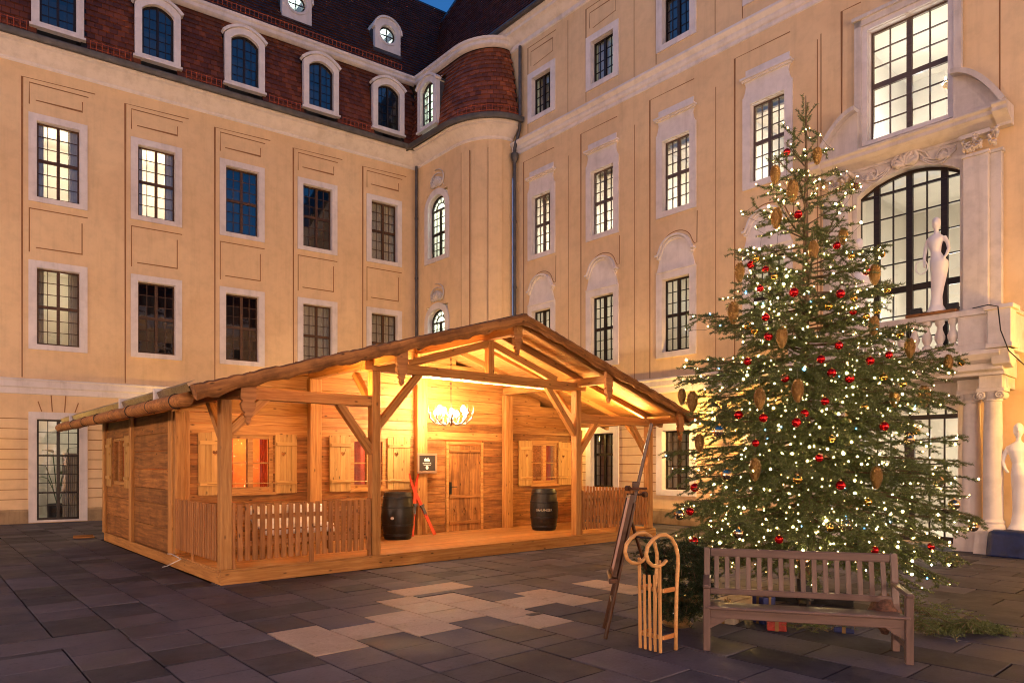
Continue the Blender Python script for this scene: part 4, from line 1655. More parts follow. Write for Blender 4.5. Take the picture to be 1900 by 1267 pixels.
# rafters, roof boards, cover
for y in (9.78, 10.62, 11.5, 12.38):
    for sg in (-1, 1):
        xe = HX + sg * 5.62
        hb('rafter', (HX + sg * .02, y, zb(HX) - .065), (xe, y, zb(xe) - .065), .10, .13, m=M_ROOFB)
n = 28
for sg in (-1, 1):
    for k in range(n):
        xa = HX + sg * (k + .5) * 5.72 / n
        nn = Vector((sg * SL_, 0, 1)).normalized()
        hb('roof_board', (xa, 9.52, zb(xa) + .012), (xa, 13.4, zb(xa) + .012), 5.72 / n * 1.04, .022, m=M_ROOFB, up=nn, bev=.003)
M_FELT = flat_mat('dark_roof_felt', (.05, .04, .035), .8, var=.3, scale=4, bump=.3)
g = G()
for sg in (-1, 1):
    xe = HX + sg * 5.75
    g.add([(HX, 9.5, zb(HX) + .05), (xe, 9.5, zb(xe) + .05), (xe, 19.6, zb(xe) + .05), (HX, 19.6, zb(HX) + .05),
           (HX, 9.5, zb(HX) + .03), (xe, 9.5, zb(xe) + .03), (xe, 19.6, zb(xe) + .03), (HX, 19.6, zb(HX) + .03)], [(0, 1, 2, 3), (4, 5, 6, 7), (0, 1, 5, 4), (1, 2, 6, 5), (2, 3, 7, 6)])
g.build('roof_cover', M_FELT, HUT, world=ID)
hb('eave_purlin', (3.575, YW, 2.82), (3.575, 19.3, 2.82), .14, .17)

# gable edge: a live-edge log on the left, two wavy shingle boards on the right
rr = random.Random(3)


def edge_log(x0, x1, y0, y1, top, h, amp, n=46, ph=0.0):
    """irregular half log along the gable; local x runs along it so the grain follows"""
    p0, p1 = Vector((x0, (y0 + y1) / 2, zb(x0) + top)), Vector((x1, (y0 + y1) / 2, zb(x1) + top))
    M = frame_from(p0, p1, (0, 0, 1))
    L = (p1 - p0).length
    g = G()
    rings = []
    d = (y1 - y0) / 2
    low = 0
    for i in range(n + 1):
        s_ = -L / 2 + L * i / n
        low = .72 * low + rr.uniform(-amp, amp)
        b = -h + low + amp * .8 * math.sin(i * .9 + ph)
        j = rr.uniform(-.012, .012)
        rings.append([(s_, -d, -.02 + j), (s_, -d * .55, j), (s_, d * .55, j), (s_, d, -.03), (s_, d * .95, b * .55), (s_, d * .45, b * .92), (s_, -d * .3, b), (s_, -d * .95, b * .72), (s_, -d * 1.1, b * .35)])
    g.loft(rings)
    o = bpy.data.objects.new('edge_log', g.mesh('edge_log', M_BARK, True))
    link(o, HUT, world=M)
    return o


edge_log(2.80, HX + .03, 9.45, 9.61, .06, .205, .017, 90)
edge_log(14.30, HX - .03, 9.46, 9.58, .06, .10, .014, 60)
edge_log(14.26, HX + .02, 9.49, 9.60, -.015, .09, .018, 60, 1.7)
# carved boards on the purlin ends
prof = [(-.105, 0), (.105, 0), (.105, -.30), (.075, -.33), (.105, -.37), (.085, -.45), (.045, -.49), (.065, -.52), (.03, -.56), (.035, -.60), (0, -.66), (-.035, -.60), (-.03, -.56), (-.065, -.52), (-.045, -.49), (-.085, -.45), (-.105, -.37), (-.075, -.33), (-.105, -.30)]
for x_, ztop in ((3.57, 2.98), (6.04, 3.70), (HX - .03, 4.44), (11.08, 3.70), (13.60, 2.98)):
    g = G()
    g.prism([(px_, pz) for px_, pz in prof], -.035, .035)
    o = bpy.data.objects.new('carved_drop', share('carved', lambda: g.mesh('carved_drop', M_SLAT)))
    link(o, HUT, world=Matrix.Translation((x_, 9.64 if x_ != HX - .03 else 9.66, ztop)))

# left eave: half-log gutter on iron hooks and a clear plastic strip
rr = random.Random(8)
g = G()
pts = [(2.80 + .012 * math.sin(k * 1.3), 9.75 + k * .5, 2.64 + rr.uniform(-.006, .006)) for k in range(21)]
g.tube(pts, [.095 + rr.uniform(-.006, .006) for _ in pts], 14)
M_ = Matrix.Identity(4)
o = g.build('log_gutter', M_OLD, HUT, world=ID, smooth='all')
for k in range(8):
    y = 10.2 + k * 1.25
    g = G()
    g.tube([(2.80 + .100 * math.cos(a), y, 2.64 + .100 * math.sin(a)) for a in [PI * .35 + PI * 1.3 * q / 12 for q in range(13)]], .007, 6)
    g.tube([(2.90, y, 2.74), (2.84, y + .02, 2.75)], .012, 6)
    g.build('gutter_hook', M_IRON, HUT, world=ID, smooth=True)
M_PLASTIC = flat_mat('clear_plastic_sheet', (.12, .07, .025), .35, 0.0, .5, 3, bump=.8, spec=.5)
g = G()
rings = [[(2.84, 9.7 + k * .33, 2.74 + rr.uniform(-.006, .006)), (2.80 + rr.uniform(-.01, .01), 9.7 + k * .33, 2.84), (2.90, 9.7 + k * .33, 2.90)] for k in range(31)]
g.loft(rings, False, False)
g.build('plastic_strip', M_PLASTIC, HUT, world=ID)
M_STRAP = flat_mat('pale_strap', (.6, .58, .6), .5, .2)
for y in (11.2, 13.4, 18.2):
    g = G()
    g.box(2.77, 2.91, y, y + .07, 2.70, 2.90)
    g.build('strap', M_STRAP, HUT, world=ID)

# ---------------------------------------------------------------- front wall of planks around the openings
OPEN = [(4.42, 5.29, 1.25, 2.32), (6.93, 7.75, 1.25, 2.32), (11.98, 12.90, 1.25, 2.32), (9.31, 10.43, .20, 2.31)]
rows = [.22 + .1717 * k for k in range(6)] + [1.25 + .1783 * k for k in range(6)] + [2.32, 2.51, 2.70, 2.97, 3.24, 3.51, 3.78, 4.05, 4.32]
rs2 = random.Random(12)
for k in range(len(rows) - 1):
    z0, z1 = rows[k], rows[k + 1]
    x0, x1 = 3.62, 13.56
    if z1 > 2.9:
        hw = (4.5 - (z0 + z1) / 2) / SL_
        x0, x1 = max(x0, HX - hw), min(x1, HX + hw)
    segs = [(x0, x1)]
    for a, b, c_, d in OPEN:
        if z0 < d - .01 and z1 > c_ + .01:
            segs = [s2 for s_ in segs for s2 in ((s_[0], min(s_[1], a)), (max(s_[0], b), s_[1])) if s2[1] - s2[0] > .02]
    # break long runs at the wall posts
    cuts = [6.10, 8.60, 11.12]
    fin = []
    for a, b in segs:
        cs = [a] + [c_ for c_ in cuts if a + .05 < c_ < b - .05] + [b]
        fin += list(zip(cs, cs[1:]))
    for a, b in fin:
        m = M_OLD if z0 < 2.3 or rs2.random() < .2 else M_NEW
        hb('wall_plank', (a, YW + .03 + rs2.uniform(-.006, .006), (z0 + z1) / 2), (b, YW + .03, (z0 + z1) / 2), .06, z1 - z0 - .006, m=m, bev=.006)

# left side wall
sgx = 3.56
ys0, ys1 = YW, 18.40
SO = (16.55, 17.75, 1.32, 2.34)
zr = [.20, .62, 1.04, 1.32, 1.68, 2.02, 2.34, 2.72]
for k in range(len(zr) - 1):
    z0, z1 = zr[k], zr[k + 1]
    segs = [(ys0, 15.85), (15.85, ys1)]
    if z0 < SO[3] - .01 and z1 > SO[2] + .01:
        segs = [(ys0, 15.85), (15.85, SO[0]), (SO[1], ys1)]
    for a, b in segs:
        hb('wall_plank', (sgx + rs2.uniform(-.008, .008), a, (z0 + z1) / 2), (sgx, b, (z0 + z1) / 2), .06, z1 - z0 - .006, m=M_OLD, bev=.006)
for y, w in ((13.02, .20), (15.86, .16), (18.38, .16)):
    hb('wall_post', (sgx - .05, y, .19), (sgx - .05, y, 2.78), .10, w, up=(0, 1, 0), bev=.01)
hb('wall_post', (3.66, YW - .03, .22), (3.66, YW - .03, 2.72), .06, .24, up=(1, 0, 0), bev=.01)
# right and back walls (behind, keep the inside dark and warm)
g = G()
g.box(13.54, 13.60, YW + .07, 18.4, .2, 2.9)
g.build('wall_panel', M_OLD, HUT, world=ID)
g = G()
g.box(3.6, 13.54, 18.34, 18.40, .2, 2.9)
g.build('wall_panel', M_OLD, HUT, world=ID)
g = G()
g.box(3.62, 13.52, YW + .10, 18.3, 2.86, 2.90)
g.build('inner_ceiling', M_REDROOM, HUT, world=ID)
g = G()
g.box(3.62, 13.52, 15.4, 15.44, .2, 2.86)
g.build('inner_wall', M_REDROOM, HUT, world=ID)
for x_, e in ((5.4, 70), (8.2, 45), (12.2, 40)):
    lamp((x_, 14.4, 2.3), e, (1.0, .50, .16), .1)
lamp((4.6, 17.0, 2.3), 30, (1.0, .30, .08), .1)


# ---------------------------------------------------------------- windows, shutters, door
def heart(cx, cz, s_):
    pts = []
    for k in range(22):
        t = 2 * PI * k / 22
        pts.append((cx + s_ * .92 * math.sin(t) ** 3, cz + s_ * (13 * math.cos(t) - 5 * math.cos(2 * t) - 2 * math.cos(3 * t) - math.cos(4 * t)) / 16))
    return pts


def shutter(x0, x1, z0, z1, M, mirror=False):
    """boards with a heart cut-out, two battens; built in the local (x,z) plane of M"""
    o = bpy.data.objects.new('shutter', None)
    link(o, HUT, world=M)
    for z in (z0 + .20, z1 - .20):
        beam('batten', M @ Vector((x0 + .02, -.043, z)), M @ Vector((x1 - .01, -.043, z)), .03, .07, M_SHUT, o)
    n = 4
    w = (x1 - x0) / n
    for k in range(n):
        a, b = x0 + k * w + .002, x0 + (k + 1) * w - .002
        bo = G()
        L = z1 - z0 - rs2.uniform(0, .03)
        if k == (1 if mirror else 2):
            hs = min(.055, w * .46)
            # local x runs along the board: swap so that the grain is vertical
            hole = [(p[1], -p[0]) for p in heart(0, 0, hs)]
            plate_with_holes([(-L / 2, -w / 2 + .002), (L / 2, -w / 2 + .002), (L / 2, w / 2 - .002), (-L / 2, w / 2 - .002)], [[(p[0] + L * .17, p[1]) for p in hole]], -.014, .014, g=bo)
        else:
            bo.box(-L / 2, L / 2, -.014, .014, -w / 2 + .002, w / 2 - .002)
        Mb = Matrix.Translation(((a + b) / 2, -.014 + rs2.uniform(-.003, .003), z0 + L / 2)) @ Matrix.Rotation(-PI / 2, 4, 'Y')
        bo.build('shutter_board', M_SHUT, o, local=Mb)
    return o


FW = Matrix.Translation((0, YW, 0))
for a, b, c_, d in OPEN[:3]:
    w = window(HUT, a, b, c_, d, (1, 1), ((1.0, 2),), fw=.075, mull=.10, mt=.03, yd=.0, m=M_NEW, local=HI @ FW)
    s_ = G()
    s_.box(a - .04, b + .04, -.06, .06, c_ - .05, c_)
    s_.build('sill', M_NEW, w, local=ID)
    s_ = G()
    s_.box(a - .03, b + .03, -.03, .03, d, d + .05)
    s_.build('lintel', M_NEW, w, local=ID)
    s_ = G()
    s_.tube([(a - .35, -.07, c_ + .17), (b + .35, -.07, c_ + .17)], .011, 6)
    s_.build('window_bar', M_SHUT, w, local=ID)
FS = Matrix.Translation((0, YW - .012, 0))
for x0, x1, mir in ((3.92, 4.39, 0), (5.32, 5.75, 1), (6.44, 6.91, 0), (7.78, 8.34, 1), (11.53, 11.96, 0), (12.93, 13.39, 1)):
    shutter(x0, x1, 1.22, 2.36, FS, bool(mir))
MS = Matrix.Translation((sgx - .03, 0, 0)) @ Matrix.Rotation(-PI / 2, 4, 'Z')      # local x = -Y
w = window(HUT, -SO[1], -SO[0], SO[2], SO[3], (1, 1), ((1.0, 1),), fw=.06, mull=.07, yd=.02, m=M_NEW, local=HI @ MS)
shutter(-18.22, -17.78, 1.27, 2.38, MS, False)
shutter(-16.52, -16.08, 1.27, 2.38, MS, True)
# red curtains and white dotted cloth inside
for a, b in ((4.45, 4.62), (5.12, 5.27), (6.96, 7.7), (12.0, 12.14), (12.74, 12.88)):
    g = G()
    k = 24
    top = [(a + (b - a) * i / k, YW + .22 + .02 * math.sin(i * 1.1), 2.3) for i in range(k + 1)]
    g.add(top + [(p[0], p[1], 1.2) for p in top], [(i, i + 1, k + 2 + i, k + 1 + i) for i in range(k)])
    g.build('red_curtain', M_RED, HUT, world=ID, smooth='all')
g = G()
k = 40
top = [(sgx + .2 + .02 * math.sin(i * 1.1), 16.5 + 1.3 * i / k, 2.35) for i in range(k + 1)]
g.add(top + [(p[0], p[1], 1.25) for p in top], [(i, i + 1, k + 2 + i, k + 1 + i) for i in range(k)])
g.build('red_curtain', M_RED, HUT, world=ID, smooth='all')

# door
dr = G()
dr.box(9.33, 9.40, YW - .03, YW + .06, .22, 2.29)
dr.box(10.34, 10.41, YW - .03, YW + .06, .22, 2.29)
dr.box(9.40, 10.34, YW - .03, YW + .06, 2.22, 2.29)
dr.box(9.41, 10.33, YW + .045, YW + .06, .23, 2.21)
DOOR = dr.build('door', M_NEW, HUT, world=ID, bevel=.006)
for k in range(3):
    a, b = 9.405 + k * .3117, 9.405 + (k + 1) * .3117 - .005
    bo = G()
    L, w = 1.97, b - a
    hole = [(.09 * math.cos(t), .045 * math.sin(t)) for t in (0, PI / 2, PI, 3 * PI / 2)]
    plate_with_holes([(-L / 2, -w / 2), (L / 2, -w / 2), (L / 2, w / 2), (-L / 2, w / 2)], [[(p[0] - .55, p[1]) for p in hole]], -.018, .018, g=bo)
    bo.build('door_board', M_OLD, DOOR, world=Matrix.Translation(((a + b) / 2, YW + .02, .23 + L / 2)) @ Matrix.Rotation(-PI / 2, 4, 'Y'))
for z in (.42, 1.02, 2.07):
    beam('door_batten', (9.42, YW - .012, z), (10.32, YW - .012, z), .03, .07, M_OLD, DOOR)
g = G()
g.box(9.42, 9.47, YW - .035, YW - .005, 1.08, 1.36)
g.tube([(9.445, YW - .03, 1.25), (9.445, YW - .08, 1.25), (9.58, YW - .085, 1.25)], .011, 8)
g.build('door_handle', M_IRON, DOOR, world=ID)


# ---------------------------------------------------------------- picket railings
def railing(p0, p1, n, nrm):
    p0, p1, nrm = Vector(p0), Vector(p1), Vector(nrm)
    d = (p1 - p0).normalized()
    g = G()
    for z in (.58, .98):
        M = frame_from(p0 + nrm * -.035 + Vector((0, 0, z)), p1 + nrm * -.035 + Vector((0, 0, z)))
        L = (p1 - p0).length
        g.box(-L / 2, L / 2, -.018, .018, -.035, .035, M=M)
    o = g.build('railing', M_SLAT, HUT, world=ID)
    for k in range(n):
        c_ = p0.lerp(p1, (k + .5) / n)
        h = rs2.uniform(-.008, .008)
        zl = .22 if k in (n // 2,) else .33
        beam('slat', c_ + Vector((0, 0, zl)), c_ + Vector((0, 0, 1.18 + h)), .02, .078, M_SLAT, o, up=d, bev=.004, tilt=.02)
    return o


railing((3.72, 10.52, 0), (5.98, 10.52, 0), 20, (0, -1, 0))
railing((3.51, 10.72, 0), (3.51, 12.92, 0), 20, (-1, 0, 0))
railing((11.22, 10.52, 0), (13.50, 10.52, 0), 20, (0, -1, 0))
railing((13.70, 10.72, 0), (13.70, 12.92, 0), 20, (1, 0, 0))
for x_, y in ((3.69, 10.53), (5.97, 10.53), (11.22, 10.53)):
    hb('railing_post', (x_, y + .03, .22), (x_, y + .03, 1.20), .07, .05, m=M_SLAT, up=(1, 0, 0))
# small black spotlight under the left slope
g = G()
g.lathe([(.02, -.06), (.055, -.05), (.06, .05), (.04, .07)], 12, Matrix.Translation((6.6, 9.95, 3.78)) @ Matrix.Rotation(1.2, 4, 'X'))
g.tube([(6.6, 9.95, 3.84), (6.6, 9.95, 3.96)], .012, 6)
tag(g.build('spotlight', M_IRON, None, world=ID, smooth=True), 'small black spotlight under the left slope of the porch roof', 'spotlight')

# ---------------------------------------------------------------- antler chandelier
M_ANTLER = flat_mat('antler', (.20, .13, .08), .5, 0, .3, 10)
CH = empty('antler_chandelier', (8.60, 11.80, 2.62), 0, 'antler chandelier with glaring white bulbs hanging in the hut porch', 'chandelier')
cx, cy, cz = 8.60, 11.80, 2.62
g = G()
for k in range(9):
    g.lathe([(.006, -.03), (.014, -.02), (.014, .02), (.006, .03)], 6, Matrix.Translation((cx, cy, 3.35 + k * .10)))
g.tube([(cx, cy, 2.62), (cx, cy, 4.25)], .007, 6)
g.lathe([(.03, 0), (.055, .05), (.045, .12), (.02, .2)], 12, Matrix.Translation((cx, cy, cz - .02)))
g.build('chain', M_IRON, CH, world=ID, smooth=True)
ra = random.Random(2)
for k in range(8):
    a = 2 * PI * k / 8 + .2
    an = G()
    ca, sa = math.cos(a), math.sin(a)
    pts = [(cx + ca * r_, cy + sa * r_, cz + h) for r_, h in ((.03, .04), (.16, -.03), (.32, .0), (.44, .12), (.48, .28), (.46, .38))]
    an.tube(pts, [.018, .022, .021, .018, .012, .004], 7)
    for q, dz in ((1, .16), (2, .22), (3, .16)):
        b0 = Vector(pts[q])
        off = Vector((-sa, ca, 0)) * ra.choice((-1, 1)) * .09
        an.tube([b0, b0 + off * .6 + Vector((0, 0, dz * .5)), b0 + off + Vector((0, 0, dz))], [.013, .010, .003], 6)
    an.build('antler', M_ANTLER, CH, world=ID, smooth='all')
M_HOT = emit_mat('glaring_bulb', (1.0, .88, .68), 120)
for k in range(7):
    a = 2 * PI * k / 7 + .55
    p = Vector((cx + .31 * math.cos(a), cy + .31 * math.sin(a), cz + .22 + (.07 if k % 2 else 0)))
    b_ = G()
    b_.lathe([(.004, -.07), (.042, -.04), (.055, .0), (.042, .04), (.006, .075)], 12, Matrix.Translation(p))
    b_.build('bulb', M_HOT, CH, world=ID, smooth='all')
    s_ = G()
    s_.lathe([(.018, -.13), (.018, -.05)], 10, Matrix.Translation(p))
    s_.build('socket', M_IRON, CH, world=ID)
    lamp(p + Vector((0, 0, .085)), CHE, (1.0, .51, .13), .035)

# LED strip under the main tie, plus unseen fill strips added on the ties
M_LED = emit_mat('led_and_fill_strip', (1.0, .52, .15), 24)
M_FILL = emit_mat('added_fill_strip', (1.0, .52, .15), 260)  # added strips hidden on the side ties to brighten the outer bays
for p0, p1, m in (((3.75, YF + .055, 2.943), (5.9, YF + .055, 2.943), M_FILL), ((11.3, YF + .055, 2.878), (13.5, YF + .055, 2.878), M_FILL), ((6.3, YF + .06, 3.543), (10.9, YF + .06, 3.543), M_LED), ((6.9, 10.68, 3.362), (10.3, 10.68, 3.362), M_LED)):
    hb('led_and_fill_strip', p0, p1, .020, .005, m=m, bev=0)

# ================================================================== things on and around the hut
ORD = 'first second third fourth fifth sixth seventh eighth ninth tenth eleventh twelfth thirteenth fourteenth fifteenth sixteenth seventeenth eighteenth nineteenth twentieth'.split()
ORD += ['twenty-' + w for w in ORD[:9]] + ['thirtieth'] + ['thirty-' + w for w in ORD[:9]] + ['fortieth']


def text_mesh(body, size, mat_, depth=.0015, align='CENTER'):
    cu = bpy.data.curves.new('lettering', 'FONT')
    cu.body = body
    cu.size = size
    cu.extrude = depth
    cu.align_x = align
    cu.align_y = 'CENTER'
    cu.resolution_u = 2
    tmp = bpy.data.objects.new('tmp', cu)
    COL.objects.link(tmp)
    dg = bpy.context.evaluated_depsgraph_get()
    me = bpy.data.meshes.new_from_object(tmp.evaluated_get(dg))
    COL.objects.unlink(tmp)
    bpy.data.objects.remove(tmp)
    bpy.data.curves.remove(cu)
    me.materials.clear()
    me.materials.append(mat_)
    return me


M_BARREL = wood_mat('black_painted_barrel', (.010, .009, .008), (.020, .017, .014), knots=False, rough=.38)
M_PALETXT = flat_mat('pale_lettering', (.75, .70, .62), .6)
for (bx_, by_), lab in (((7.74, 12.50), 'black wooden barrel beside the red skis, partly behind a porch post'), ((11.40, 11.92), 'black wooden barrel with white lettering, standing alone under the right porch window')):
    t = empty('barrel', (bx_, by_, .22), 0, lab, 'barrel', 'black barrels on the porch')
    g = G()
    n = 20
    prof_b = [(.265, 0), (.285, .03), (.325, .30), (.338, .48), (.325, .66), (.285, .93), (.270, .965), (.250, .965), (.248, .93), (.0, .93)]
    rings = []
    for r_, z in prof_b:
        rings.append([(r_ * (1 - .012 * (k % 2)) * math.cos(2 * PI * k / (n * 2)), r_ * (1 - .012 * (k % 2)) * math.sin(2 * PI * k / (n * 2)), z) for k in range(n * 2)])
    g.loft(rings, True, False)
    g.build('staves', M_BARREL, t, local=ID, smooth=True)
    for z, r_ in ((.10, .300), (.30, .329), (.66, .329), (.87, .300)):
        h = G()
        h.lathe([(r_ - .004, z - .02), (r_ + .002, z - .018), (r_ + .003, z + .018), (r_ - .004, z + .02)], 32)
        h.build('hoop', M_IRON, t, local=ID, smooth=True)
    if bx_ > 9:
        a = math.atan2(-by_, -bx_) + .0
        me = text_mesh('BRAUINGER', .075, M_PALETXT)
        for v in me.vertices:
            th = a + v.co.x / .345
            v.co = Vector((.343 * math.cos(th), .343 * math.sin(th), .48 + v.co.y))
        o = bpy.data.objects.new('lettering', me)
        link(o, t, local=ID)
    else:
        h = G()
        h.lathe([(.0, 0), (.03, .0), (.03, .04), (.0, .05)], 10, Matrix.Translation((-.33 * .8, -.33 * .6, .45)) @ Matrix.Rotation(PI / 2, 4, 'X'))
        h.build('tap_knob', M_STRAP, t, local=ID, smooth=True)

# skis leaning at the wall
M_SKI = flat_mat('red_ski_lacquer', (.55, .035, .015), .3, 0, .2, 4)
for k, (p0, p1) in enumerate((((8.76, 12.62, .225), (8.22, 12.90, 1.55)), ((8.20, 12.66, .225), (8.47, 12.89, 1.60)))):
    d = Vector(p1) - Vector(p0)
    t = empty('ski', p0, 0, ['red ski leaning to the left across its partner beside the hut door', 'red ski leaning to the right behind its partner beside the barrel'][k], 'ski', 'pair of skis')
    M = frame_from(p0, p1, (0, -1, .2))
    L = d.length
    g = G()
    rings = []
    for i in range(15):
        s_ = -L / 2 + L * i / 14
        w = .040 if i < 11 else .040 * (1 - (i - 10) / 5.5)
        up = 0 if i < 11 else .10 * ((i - 10) / 4) ** 2
        rings.append([(s_, -w, up - .007), (s_, w, up - .007), (s_, w, up + .007), (s_, -w, up + .007)])
    g.loft(rings)
    g.build('blade', M_SKI, t, world=M)
    b_ = G()
    b_.box(-.10, .06, -.035, .035, .008, .028)
    b_.box(.06, .11, -.045, .045, .008, .05)
    b_.tube([(-.1, -.035, .02), (-.14, 0, .04), (-.1, .035, .02)], .006, 6)
    b_.build('binding', M_ZINC, t, world=M @ Matrix.Translation((-L * .08, 0, 0)))

# framed sign
M_SLATE = flat_mat('dark_sign_board', (.030, .022, .018), .5)
M_SIGNFR = wood_mat('sign_frame_wood', (.22, .12, .07), (.36, .22, .14))
t = empty('framed_sign', (8.64, 12.80, 1.55), 0, 'square dark sign in a wooden frame on the wall post left of the door', 'sign')
FS2 = Matrix.Translation((8.66, 12.785, 1.79))
g = G()
g.box(-.215, .215, -.012, .0, -.175, .175)
g.build('board', M_SLATE, t, world=FS2)
for (xa, za), (xb, zb2) in (((-.26, .195), (.26, .195)), ((-.26, -.195), (.26, -.195))):
    beam('frame_bar', FS2 @ Vector((xa, -.01, za)), FS2 @ Vector((xb, -.01, zb2)), .04, .05, M_SIGNFR, t)
for x_ in (-.235, .235):
    beam('frame_bar', FS2 @ Vector((x_, -.01, -.17)), FS2 @ Vector((x_, -.01, .17)), .04, .05, M_SIGNFR, t, up=(1, 0, 0))
g = G()
g.prism([(-.07, .045), (.07, .045), (.07, .085), (.0, .10), (-.075, .10)], -.016, -.013)
for x_ in (-.04, 0, .035):
    g.box(x_, x_ + .008, -.016, -.013, .10, .125)
g.build('hut_emblem', M_PALETXT, t, world=FS2)
o = bpy.data.objects.new('lettering', text_mesh('BLAUENTAL', .042, M_PALETXT))
link(o, t, world=FS2 @ Matrix.Translation((0, -.0145, .0)) @ Matrix.Rotation(PI / 2, 4, 'X'))
g = G()
g.box(-.09, .09, -.016, -.013, -.042, -.034)
g.build('underline', M_PALETXT, t, world=FS2)
g = G()
g.prism([(.036 * math.cos(2 * PI * k / 14), -.095 + .042 * math.sin(2 * PI * k / 14)) for k in range(14)], -.016, -.013)
g.build('round_emblem', M_PALETXT, t, world=FS2)

# porch bench with white throws behind the railing
t = empty('porch_bench', (5.2, 12.2, .22), 0, 'low wooden bench with backrest behind the left front railing', 'bench')
for y in (11.95, 12.12, 12.29):
    beam('seat_slat', (4.35, y, .64), (6.02, y, .64), .14, .03, M_OLD, t)
for z in (.80, .94):
    beam('back_slat', (4.35, 12.42, z), (6.02, 12.42, z), .03, .12, M_OLD, t)
for x_ in (4.45, 5.92):
    for y in (11.95, 12.38):
        beam('leg', (x_, y, .22), (x_, y, .63 if y < 12 else 1.0), .06, .06, M_OLD, t, up=(0, 1, 0))
M_FUR = flat_mat('white_fleece', (.80, .74, .70), .95, 0, .12, 30, bump=1.0)
for k, (xa, xb) in enumerate(((4.62, 5.30), (5.31, 5.99))):
    g = G()
    rr = random.Random(20 + k)
    rings = []
    path = [(12.46, .80), (12.47, .96), (12.42, 1.03), (12.36, .96), (12.30, .80), (12.20, .69), (12.05, .685), (11.90, .68), (11.86, .55)]
    for i in range(13):
        x_ = xa + (xb - xa) * i / 12
        rings.append([(x_ + rr.uniform(-.015, .015), y + rr.uniform(-.015, .015), z + rr.uniform(-.012, .018)) for y, z in path])
    g.loft(rings, False, False)
    o = g.build('fleece_throw', M_FUR, None, world=ID, smooth='all')
    md = o.modifiers.new('thick', 'SOLIDIFY')
    md.thickness = .03
    tag(o, ['white fleece throw over the left end of the porch bench', 'white fleece throw over the right end of the porch bench'][k], 'throw', 'white throws on the porch bench')

# ================================================================== courtyard furniture
# ---- park bench
M_BENCH = wood_mat('mauve_brown_bench_paint', (.095, .064, .058), (.135, .092, .084), knots=False, rough=.28, spread=.12)
F1, F2 = Vector((5.82, 3.82, 0)), Vector((6.77, 2.36, 0))
e_, n_ = (F2 - F1).normalized(), Vector((.838, .545, 0))
BN = empty('park_bench', (F1 + F2) / 2 + n_ * .25, math.atan2(e_.y, e_.x), 'glossy mauve-brown slatted park bench in front of the fir tree', 'bench')
BL = (F2 - F1).length


def bp(s_, d, z):
    return F1 + e_ * s_ + n_ * d + Vector((0, 0, z))


for s_ in (0, BL):
    beam('leg', bp(s_, 0, 0), bp(s_, 0, .60), .065, .065, M_BENCH, BN, up=n_)
    beam('leg', bp(s_, .47, 0), bp(s_, .47, .45), .065, .065, M_BENCH, BN, up=n_)
    beam('back_post', bp(s_, .47, .44), bp(s_, .56, .92), .062, .06, M_BENCH, BN, up=n_)
    beam('armrest', bp(s_, -.05, .615), bp(s_, .52, .635), .075, .04, M_BENCH, BN, bev=.014)
    beam('side_rail', bp(s_, .03, .35), bp(s_, .45, .33), .03, .08, M_BENCH, BN)
    beam('foot_rail', bp(s_, .03, .14), bp(s_, .45, .14), .03, .05, M_BENCH, BN)
beam('front_apron', bp(.03, .005, .355), bp(BL - .03, .005, .355), .03, .085, M_BENCH, BN)
beam('rear_apron', bp(.03, .455, .345), bp(BL - .03, .455, .345), .03, .07, M_BENCH, BN)
for s_, sg in ((.03, 1), (BL - .03, -1)):
    g = G()
    g.prism([(0, 0), (.16 * sg, 0), (.10 * sg, -.045), (0, -.10)], -.014, .014)
    g.build('corner_bracket', M_BENCH, BN, world=frame_from(bp(s_ - .5, .005, .315), bp(s_ + .5, .005, .315)))
for k in range(5):
    beam('seat_slat', bp(-.01, -.03 + k * .105 + .03, .415 - .012 * k), bp(BL + .01, .0 + k * .105, .415 - .012 * k), .086, .026, M_BENCH, BN, bev=.008)
beam('back_rail', bp(.03, .555, .875), bp(BL - .03, .555, .875), .045, .085, M_BENCH, BN, bev=.01)
beam('back_rail', bp(.03, .478, .49), bp(BL - .03, .478, .49), .04, .06, M_BENCH, BN)
for k in range(16):
    s_ = .095 + (BL - .19) * k / 15
    beam('back_slat', bp(s_, .482, .51), bp(s_, .548, .85), .018, .046, M_BENCH, BN, up=e_, bev=.004)

# ---- sled standing on end
M_SLED = wood_mat('lacquered_ash', (.42, .21, .075), (.58, .33, .13), knots=False, rough=.3, spread=.15)
M_SLED2 = wood_mat('dark_lacquered_ash', (.33, .12, .035), (.44, .19, .06), knots=False, rough=.3, spread=.15)
SD = empty('wooden_sled', (5.5, 4.18, 0), 0, 'wooden sled with curled runners standing on end beside the bench', 'sled')
for y in (4.02, 4.27):
    g = G()
    pts = [(x_, y, z) for x_, z in ((5.60, 0), (5.605, .3), (5.615, .6), (5.635, .80), (5.635, .90), (5.60, 1.0), (5.53, 1.08), (5.44, 1.12), (5.34, 1.12), (5.24, 1.085), (5.165, 1.025), (5.145, .96), (5.175, .89), (5.24, .845), (5.32, .83), (5.40, .845), (5.45, .875))]
    g.tube(pts, .0185, 8)
    g.build('runner', M_SLED, SD, world=ID, smooth='all')
for k, y in enumerate((4.05, 4.11, 4.17, 4.23, 4.29)):
    top = .88 if k in (0, 4) else .735 - .004 * k
    beam('seat_slat', (5.40, y, .0), (5.385, y, top), .022 if k in (0, 4) else .014, .030, M_SLED, SD, up=(0, 1, 0), bev=.004)
for z in (.14, .585):
    beam('cross_bar', (5.425, 4.03, z), (5.425, 4.31, z), .022, .04, M_SLED, SD)
    for y in (4.035, 4.305):
        beam('strut', (5.43, y, z), (5.60, y, z), .022, .045, M_SLED2, SD)
g = G()
g.tube([(5.30, 4.03, 1.09), (5.30, 4.31, 1.09)], .010, 8)
g.build('horn_bar', M_IRON, SD, world=ID)

